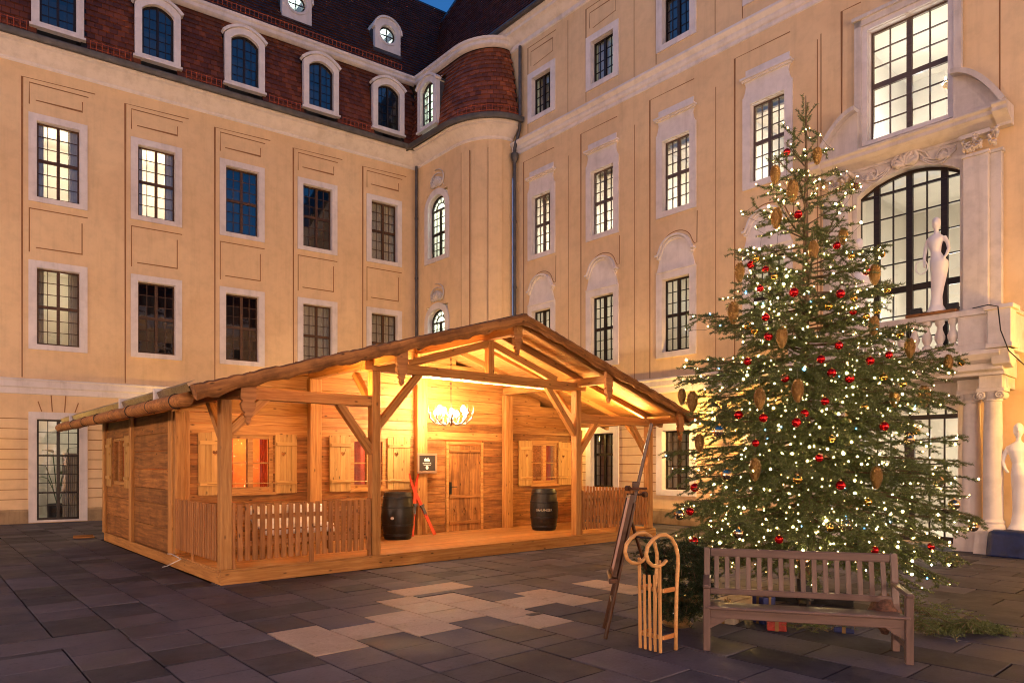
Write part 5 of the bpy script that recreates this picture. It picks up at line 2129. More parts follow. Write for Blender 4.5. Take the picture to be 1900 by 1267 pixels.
# ---- display easel
M_EASEL = wood_mat('dark_walnut', (.035, .014, .007), (.085, .034, .015), knots=False, rough=.35)
ES = empty('display_easel', (5.75, 5.0, 0), 0, 'dark wooden easel with tall mast holding a menu board beside the sled', 'easel')
fA, fB = Vector((5.40, 4.74, 0)), Vector((5.74, 5.06, 0))
wd = (fB - fA).normalized()
mid = (fA + fB) / 2
lean = Vector((.72, -.60, 0)).normalized()
top = mid + lean * .50 + Vector((0, 0, 2.22))


def em(t_):
    return mid.lerp(top, t_)


for a in (fA, fB):
    tgt = em(.62)
    beam('leg', a, tgt + (a - mid) * .25, .035, .035, M_EASEL, ES)
beam('rear_leg', em(.55), Vector((6.60, 4.95, 0)), .03, .035, M_EASEL, ES)
beam('mast', em(.30), em(1.0), .028, .035, M_EASEL, ES)
beam('cross_rail', em(.16) - wd * .20, em(.16) + wd * .20, .03, .03, M_EASEL, ES)
beam('ledge', em(.27) - wd * .30 - lean * .05, em(.27) + wd * .30 - lean * .05, .10, .05, M_EASEL, ES)
beam('clamp', em(.70) - wd * .05 - lean * .02, em(.70) + wd * .05 - lean * .02, .07, .10, M_EASEL, ES)
g = G()
for q, t_ in ((-1, .69), (1, .66)):
    c_ = em(t_) + wd * q * .02
    g.tube([c_ - lean * .09 + wd * q * .03, c_ + lean * .10 + wd * q * .03], .012, 8)
    g.lathe([(.0, -.02), (.03, -.02), (.03, .02), (.0, .02)], 10, Matrix.Translation(c_ + lean * .10 * q) @ Matrix.Rotation(PI / 2, 4, 'X'))
g.build('wing_screw', M_EASEL, ES, world=ID)
M_POSTER = flat_mat('reddish_menu_print', (.46, .30, .27), .45, 0, .35, 22)
M_ = frame_from(em(.285) - lean * .045, em(.66) - lean * .045, wd)
Lb = (em(.66) - em(.285)).length
bd = empty('menu_board', em(.285) - lean * .05, 0, 'framed menu board with pinkish print resting on the easel', 'board')
g = G()
g.box(-Lb / 2, Lb / 2, -.012, .012, -.29, .29)
g.build('backing', M_EASEL, bd, world=M_)
g = G()
sgn = 1 if (M_.to_3x3() @ Vector((0, 1, 0))).dot(-lean) > 0 else -1
g.box(-Lb / 2 + .04, Lb / 2 - .04, *sorted((.0125 * sgn, .016 * sgn)), -.25, .25)
g.build('print', M_POSTER, bd, world=M_)
for q in (-1, 1):
    g = G()
    g.box(-Lb / 2, Lb / 2, *sorted((.012 * sgn, .03 * sgn)), q * .27 - .02, q * .27 + .02)
    g.build('frame_bar', M_EASEL, bd, world=M_)
    g = G()
    g.box(q * (Lb / 2 - .02) - .02, q * (Lb / 2 - .02) + .02, *sorted((.012 * sgn, .029 * sgn)), -.25, .25)
    g.build('frame_bar', M_EASEL, bd, world=M_)

# ================================================================== the fir tree
TBx, TBy = 8.70, 4.25
ENV = [(.25, 1.40), (.8, 1.85), (1.5, 1.85), (2.34, 1.66), (3.3, 1.45), (4.0, 1.12), (5.17, .66), (6.3, .10), (6.5, .02)]


def env(z):
    z = max(ENV[0][0], z)
    for (a, ra_), (b, rb) in zip(ENV, ENV[1:]):
        if z <= b:
            return ra_ + (rb - ra_) * (z - a) / (b - a)
    return .02


ORN = [('c', -0.51, 0.14, 5.39), ('c', -0.15, -0.22, 5.61), ('c', -0.58, -0.12, 5.09), ('c', -0.74, -0.0, 4.76), ('c', -0.13, -0.53, 4.54), ('c', -0.65, -0.41, 4.29), ('c', 0.21, -0.76, 4.09), ('c', -0.25, -0.93, 3.38), ('c', 0.62, -1.01, 3.21), ('c', -1.22, -0.32, 3.22), ('c', -1.02, 0.33, 4.12), ('c', -1.24, 0.28, 3.59), ('c', -1.54, 0.65, 2.54), ('c', -1.75, 0.41, 2.03), ('c', -0.08, -1.09, 2.55), ('c', 0.68, -1.15, 2.61), ('c', -1.51, -0.65, 2.57), ('c', -1.74, -0.34, 2.49), ('c', 1.38, -1.2, 3.08), ('c', -0.69, -1.13, 1.64), ('c', -1.8, -0.32, 1.73), ('c', -1.2, 1.04, 2.65), ('r', -0.41, 0.04, 5.67), ('r', 0.48, -0.42, 5.34), ('r', -0.72, -0.26, 4.74), ('r', -0.97, 0.21, 4.2), ('r', -1.07, -0.04, 4.07), ('r', -1.18, -0.03, 3.83), ('r', -1.29, -0.16, 3.46), ('r', -1.28, -0.19, 3.24), ('r', -0.35, -0.55, 4.38), ('r', 0.12, -0.7, 4.13), ('r', -0.64, -0.72, 3.73), ('r', -1.1, -0.4, 3.73), ('r', -0.47, -0.79, 3.54), ('r', -0.77, -0.76, 3.12), ('r', -1.23, -0.77, 2.92), ('r', -0.48, -0.98, 2.95), ('r', -0.16, -1.06, 3.04), ('r', -1.15, -0.85, 2.77), ('r', -0.82, -0.9, 2.73), ('r', -1.4, -0.45, 2.73), ('r', -1.22, -0.81, 2.46), ('r', -1.38, -0.66, 2.33), ('r', -1.36, -0.56, 2.24), ('r', -1.61, -0.31, 2.29), ('r', -0.61, -1.18, 2.2), ('r', -1.42, -0.01, 2.96), ('r', -1.61, -0.01, 2.34), ('r', -1.84, -0.35, 2.01), ('r', -1.96, 0.33, 1.52), ('r', -2.01, 0.36, 1.25), ('r', -2.01, 0.31, 0.92), ('r', -1.74, -0.56, 0.99), ('r', -0.99, -1.23, 0.88), ('r', 0.39, -1.32, 0.82), ('r', -1.38, -0.82, 1.85), ('r', -1.16, -0.95, 1.56), ('g', -1.02, 0.11, 4.24), ('g', -1.33, -0.05, 3.32), ('g', -1.34, 0.03, 3.38), ('g', -1.11, -0.17, 3.96), ('g', -0.14, -0.63, 4.28), ('g', 0.73, -0.64, 4.47), ('g', -0.45, -0.79, 3.7), ('g', 0.61, -0.75, 3.98), ('g', -0.63, -0.58, 3.61), ('g', 0.06, -0.85, 3.61), ('g', -0.33, -0.88, 3.49), ('g', 0.41, -0.97, 3.36), ('g', 1.5, -1.31, 3.08), ('g', -0.23, -1.03, 2.78), ('g', 0.18, -1.09, 2.73), ('g', 1.3, -1.14, 2.58), ('g', -0.56, -0.95, 2.43), ('g', -1.32, -0.93, 2.05), ('g', 0.06, -1.27, 2.16), ('g', -1.87, -0.83, 1.63), ('g', -1.08, -1.2, 1.39), ('g', -1.63, -1.05, 1.14), ('b', 1.62, -1.41, 0.98), ('b', 1.41, -1.23, 0.53), ('b', -0.2, -1.29, 2.06), ('b', 0.4, -1.39, 1.58), ('b', 1.36, -1.27, 1.27), ('b', -2.04, 0.48, 1.21), ('b', -2.02, -0.12, 1.67), ('b', -2.11, -0.31, 1.06), ('b', -1.39, -0.65, 0.74), ('b', -1.1, -0.98, 1.13), ('b', -1.82, 0.1, 2.15)]
rt = random.Random(42)
segs = []                # needle-bearing segments (p0, p1)
wood = G()
tips = []                # (point, outward) good places for lights


def branch(p0, p1, sag, thick, dens=1.0):
    """main limb from the trunk to p1, with side twigs in its plane"""
    p0, p1 = Vector(p0), Vector(p1)
    L = (p1 - p0).length
    n = max(4, int(L / .12))
    d = (p1 - p0)
    side = d.cross(Vector((0, 0, 1))).normalized()
    wob = rt.uniform(-.05, .05) * L
    pts = []
    for i in range(n + 1):
        s_ = i / n
        pts.append(p0 + d * s_ + Vector((0, 0, -sag * L * math.sin(PI * s_) * (1 - .35 * s_))) + side * wob * math.sin(PI * s_))
    wood.tube(pts, [thick * (1 - .8 * i / n) for i in range(n + 1)], 5, cap=False)
    for a, b, i in zip(pts, pts[1:], range(n)):
        if i / n > .22:
            segs.append((a, b))
    # side twigs
    step = .095
    k = 0
    s_ = .18 + .1 * rt.random()
    while s_ < 1.0:
        f_ = s_ * n
        i = min(n - 1, int(f_))
        q = pts[i].lerp(pts[i + 1], f_ - i)
        dd = (pts[i + 1] - pts[i]).normalized()
        sg = 1 if k % 2 else -1
        tl = min(.55, (.10 + .42 * L * (1 - s_) * (.35 + .65 * min(1, s_ * 2.2)))) * rt.uniform(.7, 1.15) + .05
        ang = rt.uniform(.75, 1.05)
        tv = (dd * math.cos(ang) + side * sg * math.sin(ang) + Vector((0, 0, rt.uniform(-.55, .10)))).normalized()
        m_ = q + tv * tl * .55 + Vector((0, 0, -.03 * tl))
        e2 = q + tv * tl + dd * tl * .15 + Vector((0, 0, rt.uniform(-.30, .02) * tl))
        segs.append((q, m_))
        segs.append((m_, e2))
        wood.tube([q, m_, e2], [.004, .003, .0015], 3, cap=False)
        tips.append(e2)
        tips.append(m_)
        if tl > .17:
            for w in range(int(tl / .105)):
                u_ = (w + .8) * .105 / tl
                if u_ > .95:
                    break
                q2 = q.lerp(e2, u_)
                s2 = 1 if w % 2 else -1
                pv = tv.cross(Vector((0, 0, 1))).normalized()
                t2 = (tv * .62 + pv * s2 * .75 + Vector((0, 0, rt.uniform(-.3, .1)))).normalized()
                l2 = (.05 + .16 * (1 - u_)) * rt.uniform(.7, 1.2)
                segs.append((q2, q2 + t2 * l2))
                tips.append(q2 + t2 * l2)
        k += 1
        s_ += step / L / dens
    tips.append(pts[-1])


T0 = Vector((TBx, TBy, 0))
# limbs that carry the ornaments
for ty, ox, oy, oz in ORN:
    r_ = math.hypot(ox, oy)
    zt = oz + (.24 if ty == 'c' else .11)
    rise = (.45 if zt > 4.6 else (.12 if zt > 3 else -.08)) * r_
    z0 = max(.35, min(6.2, zt - rise))
    branch(T0 + Vector((ox / max(r_, .01) * .03, oy / max(r_, .01) * .03, z0)), T0 + Vector((ox * 1.04, oy * 1.04, zt)), .06 if zt > 3 else .02, .008 + .007 * r_, .8)
# free limbs
ga = 2.39996
k = 0
z = .50
while z < 6.25:
    r_ = env(z) * rt.uniform(.78, 1.06)
    a = k * ga + rt.uniform(-.25, .25)
    rise = (.5 if z > 4.8 else (.18 if z > 3.2 else (-.02 if z > 1.6 else -.10))) * r_
    zt = z
    z0 = max(.32, zt - rise)
    tip = T0 + Vector((math.cos(a) * r_, math.sin(a) * r_, max(.28, zt + rt.uniform(-.20, .14))))
    branch(T0 + Vector((math.cos(a) * .03, math.sin(a) * .03, z0)), tip, .05 if z > 2 else -.03, .006 + .008 * r_)
    z += (.036 if z < 3.0 else (.062 if z < 4.3 else .10))
    k += 1
# a few long limbs that stick out on the right, as on the real tree
for (px_, py_, pz_) in ((1.72, -1.15, 3.16), (1.30, -1.35, 2.62), (1.55, -1.15, 1.75), (1.95, -1.0, 1.45), (1.9, -1.25, .95), (-1.30, .90, 3.66), (-1.45, .80, 3.05), (-1.5, .75, 2.62)):
    branch(T0 + Vector((0, 0, pz_ + .12)), T0 + Vector((px_, py_, pz_)), .05, .018, .8)
# leader
lead = [T0 + Vector((0, 0, 5.9)), T0 + Vector((-.03, .02, 6.2)), T0 + Vector((-.05, .02, 6.5))]
segs += list(zip(lead, lead[1:]))
tips += lead
for a in range(5):
    an = a * 1.257
    q = T0 + Vector((0, 0, 6.12 + .02 * a))
    e2 = q + Vector((math.cos(an) * .13, math.sin(an) * .13, .16))
    segs.append((q, e2))
    wood.tube([q, e2], [.005, .003], 4, cap=False)

FIR = empty('fir_tree', (TBx, TBy, 0), 0, 'tall decorated fir tree with fairy lights in front of the portal', 'tree')
M_TBARK = flat_mat('fir_bark', (.12, .075, .045), .85, 0, .4, 9, bump=.6)
g = G()
tp_ = [(0, .085), (.5, .078), (1.5, .068), (2.8, .055), (4.2, .038), (5.4, .022), (6.2, .010), (6.5, .004)]
g.tube([T0 + Vector((.012 * math.sin(z * 2), .012 * math.cos(z * 1.7), z)) for z, _ in tp_], [r_ for _, r_ in tp_], 12)
g.build('trunk', M_TBARK, FIR, world=ID, smooth='all')
g = G()
for a in range(4):
    M = Matrix.Translation((TBx, TBy, 0)) @ Matrix.Rotation(a * PI / 2 + .4, 4, 'Z')
    g.box(.06, .55, -.04, .04, .01, .10, M=M)
g.lathe([(.11, .05), (.11, .32), (.09, .32)], 14, Matrix.Translation((TBx, TBy, 0)))
g.build('stand', M_IRON, FIR, world=ID)
wood.build('branches', M_TBARK, FIR, world=ID, smooth='all')['kind'] = 'stuff'


def needle_mat(name, lo, hi):
    x = N(name).set(.5, 0, .35)
    r_ = x.n('NewGeometry').outputs['Random Per Island']
    tc = x.n('TexCoord').outputs['Object']
    f = x.math('ADD', x.math('MULTIPLY', r_, .55), x.math('MULTIPLY', x.noise(tc, 1.6, 3), .55))
    x.l(x.ramp(f, [(.2, lo), (.85, hi)]), x.b.inputs['Base Color'])
    return x.m


M_NEEDLE = needle_mat('fir_needles', (.036, .058, .018), (.150, .178, .055))


def needles(name, parent, segments, mat_, per_m=330, ln_=(.020, .032), wid=.0032, seed=1):
    """one thin blade for every needle, set round the twigs"""
    rg = np.random.default_rng(seed)
    a = np.array([tuple(s_[0]) for s_ in segments])
    b = np.array([tuple(s_[1]) for s_ in segments])
    L = np.linalg.norm(b - a, axis=1)
    cnt = np.maximum(3, (L * per_m).astype(int))
    idx = np.repeat(np.arange(len(L)), cnt)
    m = len(idx)
    t = rg.random(m)[:, None]
    d = (b - a) / np.maximum(L, 1e-6)[:, None]
    D = d[idx]
    base = a[idx] + (b - a)[idx] * t
    ref = np.tile(np.array([[0, 0, 1.0]]), (m, 1))
    s1 = np.cross(D, ref)
    s1 /= np.maximum(np.linalg.norm(s1, axis=1), 1e-6)[:, None]
    s2 = np.cross(s1, D)
    # mostly to the sides and upward, as on a fir twig
    th = rg.normal(0, .75, m) + np.where(rg.random(m) < .5, 0.35, PI - 0.35)
    rad = s1 * np.cos(th)[:, None] + s2 * np.sin(th)[:, None]
    fw = rg.uniform(.35, .75, m)[:, None]
    dirn = D * fw + rad
    dirn /= np.linalg.norm(dirn, axis=1)[:, None]
    ln2 = rg.uniform(*ln_, m)[:, None]
    wv = np.cross(dirn, rg.normal(size=(m, 3)))
    wv /= np.maximum(np.linalg.norm(wv, axis=1), 1e-6)[:, None]
    v = np.empty((m, 3, 3))
    v[:, 0] = base + wv * wid / 2
    v[:, 1] = base - wv * wid / 2
    v[:, 2] = base + dirn * ln2
    me = bpy.data.meshes.new(name)
    me.vertices.add(m * 3)
    me.vertices.foreach_set('co', v.reshape(-1).astype(np.float32))
    me.loops.add(m * 3)
    me.loops.foreach_set('vertex_index', np.arange(m * 3, dtype=np.int32))
    me.polygons.add(m)
    me.polygons.foreach_set('loop_start', np.arange(0, m * 3, 3, dtype=np.int32))
    me.update(calc_edges=True)
    me.materials.append(mat_)
    o = bpy.data.objects.new(name, me)
    link(o, parent, world=ID)
    return o


NEED = needles('crown', FIR, segs, M_NEEDLE, per_m=520, ln_=(.026, .044), wid=.0074)
NEED['kind'] = 'stuff'
print('needle tris', len(NEED.data.polygons), 'segs', len(segs))

# ---- ornaments
M_RBALL = flat_mat('red_glass', (.50, .008, .012), .12, .75, .1, 3)
M_GBALL = flat_mat('gold_glass', (.72, .46, .10), .12, 1.0, .1, 3)
M_SBALL = flat_mat('silver_gold_glass', (.72, .60, .38), .07, 1.0, .1, 3)
M_THREAD = flat_mat('thread', (.35, .30, .2), .7)


def glitter_mat(name, c):
    x = N(name).set(.3, .8)
    tc = x.n('TexCoord').outputs['Object']
    f = x.noise(tc, 160, 2)
    x.l(x.ramp(f, [(.35, tuple(v * .35 for v in c)), (.6, c), (.72, tuple(min(1, v * 1.7) for v in c))]), x.b.inputs['Base Color'])
    x.bump(f, .8, .004)
    return x.m


M_CONE = glitter_mat('gold_glitter', (.38, .22, .075))


def ball_mesh(mat_):
    g = G()
    n = 10
    g.lathe([(max(.002, math.sin(PI * i / n)), -math.cos(PI * i / n)) for i in range(n + 1)], 18)
    return g.mesh('glass_ball', mat_, 'all')


def cap_mesh():
    g = G()
    g.lathe([(.20, .94), (.22, .98), (.20, 1.18), (.06, 1.2)], 10)
    g.tube([(0, 0, 1.18), (.07, 0, 1.28), (0, 0, 1.38), (-.07, 0, 1.28), (0, 0, 1.18)], .025, 5)
    return g.mesh('cap', M_BRASS)


def cone_mesh():
    g = G()
    n = 9
    g.lathe([(.02, -1.0), (.13, -.92), (.28, -.7), (.40, -.3), (.44, .1), (.40, .5), (.28, .8), (.12, .95), (.02, 1.0)], 14)
    for i in range(15):
        z = -.93 + 1.86 * i / 14
        r_ = .46 * math.sqrt(max(.03, 1 - (z * .98) ** 2)) * (1.0 if z > -.2 else .92)
        m = max(5, int(2 * PI * r_ / .26))
        for q in range(m):
            a = 2 * PI * (q + .5 * (i % 2)) / m
            M = Matrix.Rotation(a, 4, 'Z') @ Matrix.Translation((r_ * .92, 0, z)) @ Matrix.Rotation(.95, 4, 'Y')
            g.add([M @ Vector(v) for v in ((-.05, -.10, .10), (-.05, .10, .10), (.03, .13, -.05), (.06, 0, -.20), (.03, -.13, -.05))], [(0, 1, 2, 3, 4)])
    return g.mesh('cone_body', M_CONE)


THREAD = share('thread', lambda: (lambda g: (g.tube([(0, 0, 0), (0, 0, 1)], .04, 4), g.mesh('thread', M_THREAD))[1])(G()))
BM = {'r': ball_mesh(M_RBALL), 'g': ball_mesh(M_GBALL), 'b': ball_mesh(M_SBALL)}
CAPM, CONEM = cap_mesh(), cone_mesh()
KIND = {'r': ('red_bauble', 'red glass bauble', 'bauble', 'red baubles on the fir tree'), 'g': ('gold_bauble', 'small gold glass bauble', 'bauble', 'small gold baubles on the fir tree'), 'b': ('silver_bauble', 'large mirror-bright silver-gold bauble', 'bauble', 'large silver-gold baubles on the fir tree'), 'c': ('cone_ornament', 'glittering gold cone ornament', 'ornament', 'gold cone ornaments on the fir tree')}
for ty in 'rgbc':
    L_ = sorted([o for o in ORN if o[0] == ty], key=lambda o: -o[3])
    for i, (_, ox, oy, oz) in enumerate(L_):
        nm, lab, cat, grp = KIND[ty]
        p = T0 + Vector((ox, oy, oz))
        t = empty(nm, p, rt.uniform(0, 6), '%s, %s from the top of those on the fir tree' % (lab, ORD[i]), cat, grp)
        if ty == 'c':
            s_ = .112 * rt.uniform(.85, 1.15)
            o = bpy.data.objects.new('cone_body', CONEM)
            link(o, t, local=Matrix.Diagonal((s_ * 1.2, s_ * 1.2, s_, 1)))
            h0, h1 = s_, .24
        else:
            s_ = {'r': .046, 'g': .042, 'b': .066}[ty] * rt.uniform(.85, 1.15)
            o = bpy.data.objects.new('glass_ball', BM[ty])
            link(o, t, local=Matrix.Scale(s_, 4))
            o = bpy.data.objects.new('cap', CAPM)
            link(o, t, local=Matrix.Scale(s_, 4))
            h0, h1 = s_ * 1.35, .12
        o = bpy.data.objects.new('thread', THREAD)
        link(o, t, local=Matrix.Translation((0, 0, h0)) @ Matrix.Diagonal((.03, .03, max(.02, h1 - h0), 1)))

# ---- fairy lights, five strings from the top down
M_FAIRY = emit_mat('warm_white_led', (1.0, .74, .36), 55)
M_FAIRY2 = emit_mat('warm_led', (1.0, .64, .24), 13)
M_FAIRY3 = emit_mat('dim_amber_led', (1.0, .58, .18), 1.6)
M_FBLUE = emit_mat('blue_led', (.12, .50, 1.0), 8)
M_WIRE = flat_mat('green_wire', (.012, .022, .012), .5)


def bulb_mesh(m):
    g = G()
    g.lathe([(.003, -.013), (.010, -.007), (.0125, .0), (.010, .008), (.003, .014)], 8)
    return g.mesh('led_bulb', m, 'all')


LED, LEDB, LED2, LED3 = bulb_mesh(M_FAIRY), bulb_mesh(M_FBLUE), bulb_mesh(M_FAIRY2), bulb_mesh(M_FAIRY3)
vis = Vector((-SA, -CA, 0))
cand = [p for p in tips if (p - T0).to_2d().length > .35 * env(p.z) or p.z > 5]
# the side away from the viewer carries fewer lamps
cand = [p for p in cand if (p - T0 - Vector((0, 0, p.z))).dot(vis) > -.25 * env(p.z) or rt.random() < .12]
rt.shuffle(cand)
bands = [(6.6, 4.75, 110), (4.75, 3.5, 230), (3.5, 2.4, 290), (2.4, 1.3, 295), (1.3, .2, 290)]
names5 = ['uppermost', 'second', 'middle', 'fourth', 'lowest']
for bi, (zt, zb3, cnt) in enumerate(bands):
    ps = []
    for p in cand:
        if zb3 < p.z <= zt and all((p - q).length > .035 for q in ps):
            ps.append(p)
            if len(ps) >= cnt:
                break
    t = empty('light_string', T0 + Vector((0, 0, zb3)), 0, 'string of warm white fairy lights round the %s fifth of the fir tree' % names5[bi], 'light string', 'fairy light strings on the fir tree')
    ps.sort(key=lambda p: (int((zt - p.z) / .28), math.atan2(p.y - TBy, p.x - TBx)))
    wg = G()
    for a, b in zip(ps, ps[1:]):
        if (a - b).length < .55:
            wg.tube([a, (a + b) / 2 - Vector((0, 0, .05 * (a - b).length + .01)), b], .0022, 3, cap=False)
    wg.build('wire', M_WIRE, t, world=ID)['kind'] = 'stuff'
    for q, p in enumerate(ps):
        o = bpy.data.objects.new('bulb', LEDB if rt.random() < .022 else rt.choice((LED, LED, LED2, LED2, LED3)))
        s_ = rt.choice((.36, .42, .48, .56, .70, 1.0)) * (1.25 if o.data == LEDB else 1)
        link(o, t, world=Matrix.Translation(p + Vector((0, 0, .012))) @ Matrix.Scale(s_, 4))

# ================================================================== under and beside the tree
M_GIFT = flat_mat('red_foil_wrap', (.26, .022, .015), .28, .3, .35, 9, bump=.8)
M_BLUE = flat_mat('blue_wrap', (.015, .025, .11), .35, .1, .3, 8)
M_CREAM = flat_mat('cream_wrap', (.30, .25, .19), .5, 0, .2, 6)
M_RIB = flat_mat('dull_gold_ribbon', (.20, .12, .04), .4, .5, .1, 6)


def gift(name, loc, rz, sx, sy, sz, m, label):
    t = empty(name, loc, rz, label, 'gift')
    g = G()
    g.box(-sx / 2, sx / 2, -sy / 2, sy / 2, 0, sz)
    g.build('box', m, t, local=ID, bevel=.012)
    r_ = G()
    r_.box(-sx / 2 - .003, sx / 2 + .003, -.018, .018, .0, sz + .003)
    r_.box(-.018, .018, -sy / 2 - .003, sy / 2 + .003, .0, sz + .004)
    r_.build('ribbon', M_RIB, t, local=ID)
    b_ = G()
    for sg in (-1, 1):
        b_.tube([(0, 0, sz), (sg * .05, .02, sz + .06), (sg * .09, 0, sz + .03), (0, 0, sz + .01)], .010, 6)
    b_.build('bow', M_RIB, t, local=ID, smooth='all')


gift('gift_box', (7.12, 3.80, 0), .5, .22, .20, .14, M_GIFT, 'red foil gift box seen under the bench seat')
gift('gift_box', (7.05, 4.35, 0), .2, .30, .26, .20, M_CREAM, 'cream gift box behind the left end of the bench')
gift('gift_box', (7.30, 4.05, 0), -.3, .18, .18, .30, M_BLUE, 'tall dark blue gift box behind the bench slats')
gift('gift_box', (7.62, 3.30, 0), .4, .30, .20, .06, M_BLUE, 'flat dark blue gift box behind the right half of the bench')

# cut fir boughs
def bough_heap(name, centre, pts_dirs, label, cat, seed, m=None, h=.12, per=300, wid=.0046):
    rr_ = random.Random(seed)
    t = empty(name, centre, 0, label, cat)
    sg2 = []
    wd2 = G()
    for (x0, y0, z0, x1, y1, z1) in pts_dirs:
        a, b = Vector((x0, y0, z0)), Vector((x1, y1, z1))
        L = (b - a).length
        n = max(3, int(L / .07))
        pts = [a.lerp(b, i / n) + Vector((rr_.uniform(-.015, .015), rr_.uniform(-.015, .015), h * math.sin(PI * i / n) * .4)) for i in range(n + 1)]
        wd2.tube(pts, .005, 4, cap=False)
        sg2 += list(zip(pts, pts[1:]))
        d = (b - a).normalized()
        sd = d.cross(Vector((0, 0, 1)))
        sd = sd.normalized() if sd.length > .1 else Vector((1, 0, 0))
        for i in range(1, n + 1):
            for s2 in (-1, 1):
                e2 = pts[i] + (d * .6 + sd * s2 * .8 + Vector((0, 0, rr_.uniform(-.15, .3)))).normalized() * rr_.uniform(.06, .16)
                e2.z = max(.012, e2.z)
                sg2.append((pts[i], e2))
    wd2.build('stems', M_TBARK, t, world=ID)['kind'] = 'stuff'
    o = needles('foliage', t, sg2, m or M_NEEDLE, per, (.020, .034), wid, seed)
    o['kind'] = 'stuff'
    return t


rr = random.Random(77)
L_ = []
for k in range(80):
    s_ = rr.random()
    c0 = Vector((7.75, 2.72, 0)).lerp(Vector((8.70, 2.20, 0)), s_)
    hgt = .42 * (1 - s_) ** 1.2 + .03
    a = rr.uniform(-.9, .9) - .5
    l_ = rr.uniform(.22, .42)
    o_ = Vector((rr.uniform(-.16, .16), rr.uniform(-.16, .16), 0)) * (1.1 - s_ * .7)
    p0 = c0 + o_
    z_ = rr.uniform(.02, hgt)
    L_.append((p0.x - math.cos(a) * l_ / 2, p0.y - math.sin(a) * l_ / 2, z_, p0.x + math.cos(a) * l_ / 2, p0.y + math.sin(a) * l_ / 2, max(.02, z_ - .05)))
bough_heap('fir_bough_heap', (8.1, 2.5, 0), L_, 'heap of cut fir boughs on the paving right of the bench', 'boughs', 31)
L_ = [(7.35 + rr.uniform(-.1, .1), 3.42 + rr.uniform(-.1, .1), .03, 7.35 + rr.uniform(-.3, .3), 3.42 + rr.uniform(-.3, .3), .06) for _ in range(9)]
bough_heap('fir_sprig', (7.35, 3.42, 0), L_, 'small fir sprig on the paving beside the red gift box', 'boughs', 32)

# planter with clipped fir greenery
M_POT = flat_mat('hammered_brass_pot', (.36, .24, .12), .35, .7, .2, 14, bump=.4)
PLc = Vector((6.46, 4.62, 0))
M_DNEEDLE = needle_mat('dark_fir_needles', (.012, .026, .010), (.035, .060, .020))
L_ = []
for k in range(300):
    a = rr.uniform(0, 2 * PI)
    zz = rr.uniform(.22, .93)
    R_ = .33 * (1 - ((zz - .62) / .45) ** 4 * .5)
    l_ = rr.uniform(.10, .2)
    r0 = R_ * rr.uniform(.35, .95)
    p0 = PLc + Vector((math.cos(a) * r0, math.sin(a) * r0, zz))
    p1 = p0 + Vector((math.cos(a) * l_ * .6, math.sin(a) * l_ * .6, rr.uniform(-.18, .05)))
    rr_l = math.hypot(p1.x - PLc.x, p1.y - PLc.y)
    L_.append((*p0, *p1))
PLT = bough_heap('potted_fir_bush', PLc, L_, 'dark clipped fir bush in a brass pot between the sled and the bench', 'plant', 33, M_DNEEDLE, .02, 420, .005)
g = G()
g.lathe([(.15, 0), (.17, .03), (.13, .06), (.17, .10), (.20, .22), (.24, .34), (.26, .36), (.24, .37), (.22, .33)], 24, Matrix.Translation(PLc))
g.build('pot', M_POT, PLT, world=ID, smooth=True)
M_SILVER = flat_mat('silver_ribbon', (.7, .7, .72), .18, .9, .1, 5)
g = G()
for q in range(6):
    a = q * PI / 3
    g.tube([PLc + Vector((-.2, -.12, .2)), PLc + Vector((-.22 + .07 * math.cos(a), -.16, .2 + .07 * math.sin(a))), PLc + Vector((-.21 + .05 * math.cos(a + .7), -.13, .2 + .05 * math.sin(a + .7))), PLc + Vector((-.2, -.12, .2))], .012, 5, flat=.3)
g.build('bow', M_SILVER, PLT, world=ID, smooth='all')
g = G()
g.lathe([(.03, .02), (.05, .06), (.14, .14), (.155, .24), (.10, .36), (.02, .42)], 14, Matrix.Translation((7.18, 2.72, .12)))
o = g.build('wicker_ornament', flat_mat('brown_wicker', (.10, .045, .028), .6, 0, .6, 40, bump=1.0), None, world=ID, smooth='all')
tag(o, 'brown woven wicker ball wedged behind the right arm of the bench', 'ornament')

# ================================================================== statues
M_STATUE = flat_mat('white_resin', (.74, .70, .68), .45, 0, .05, 3)


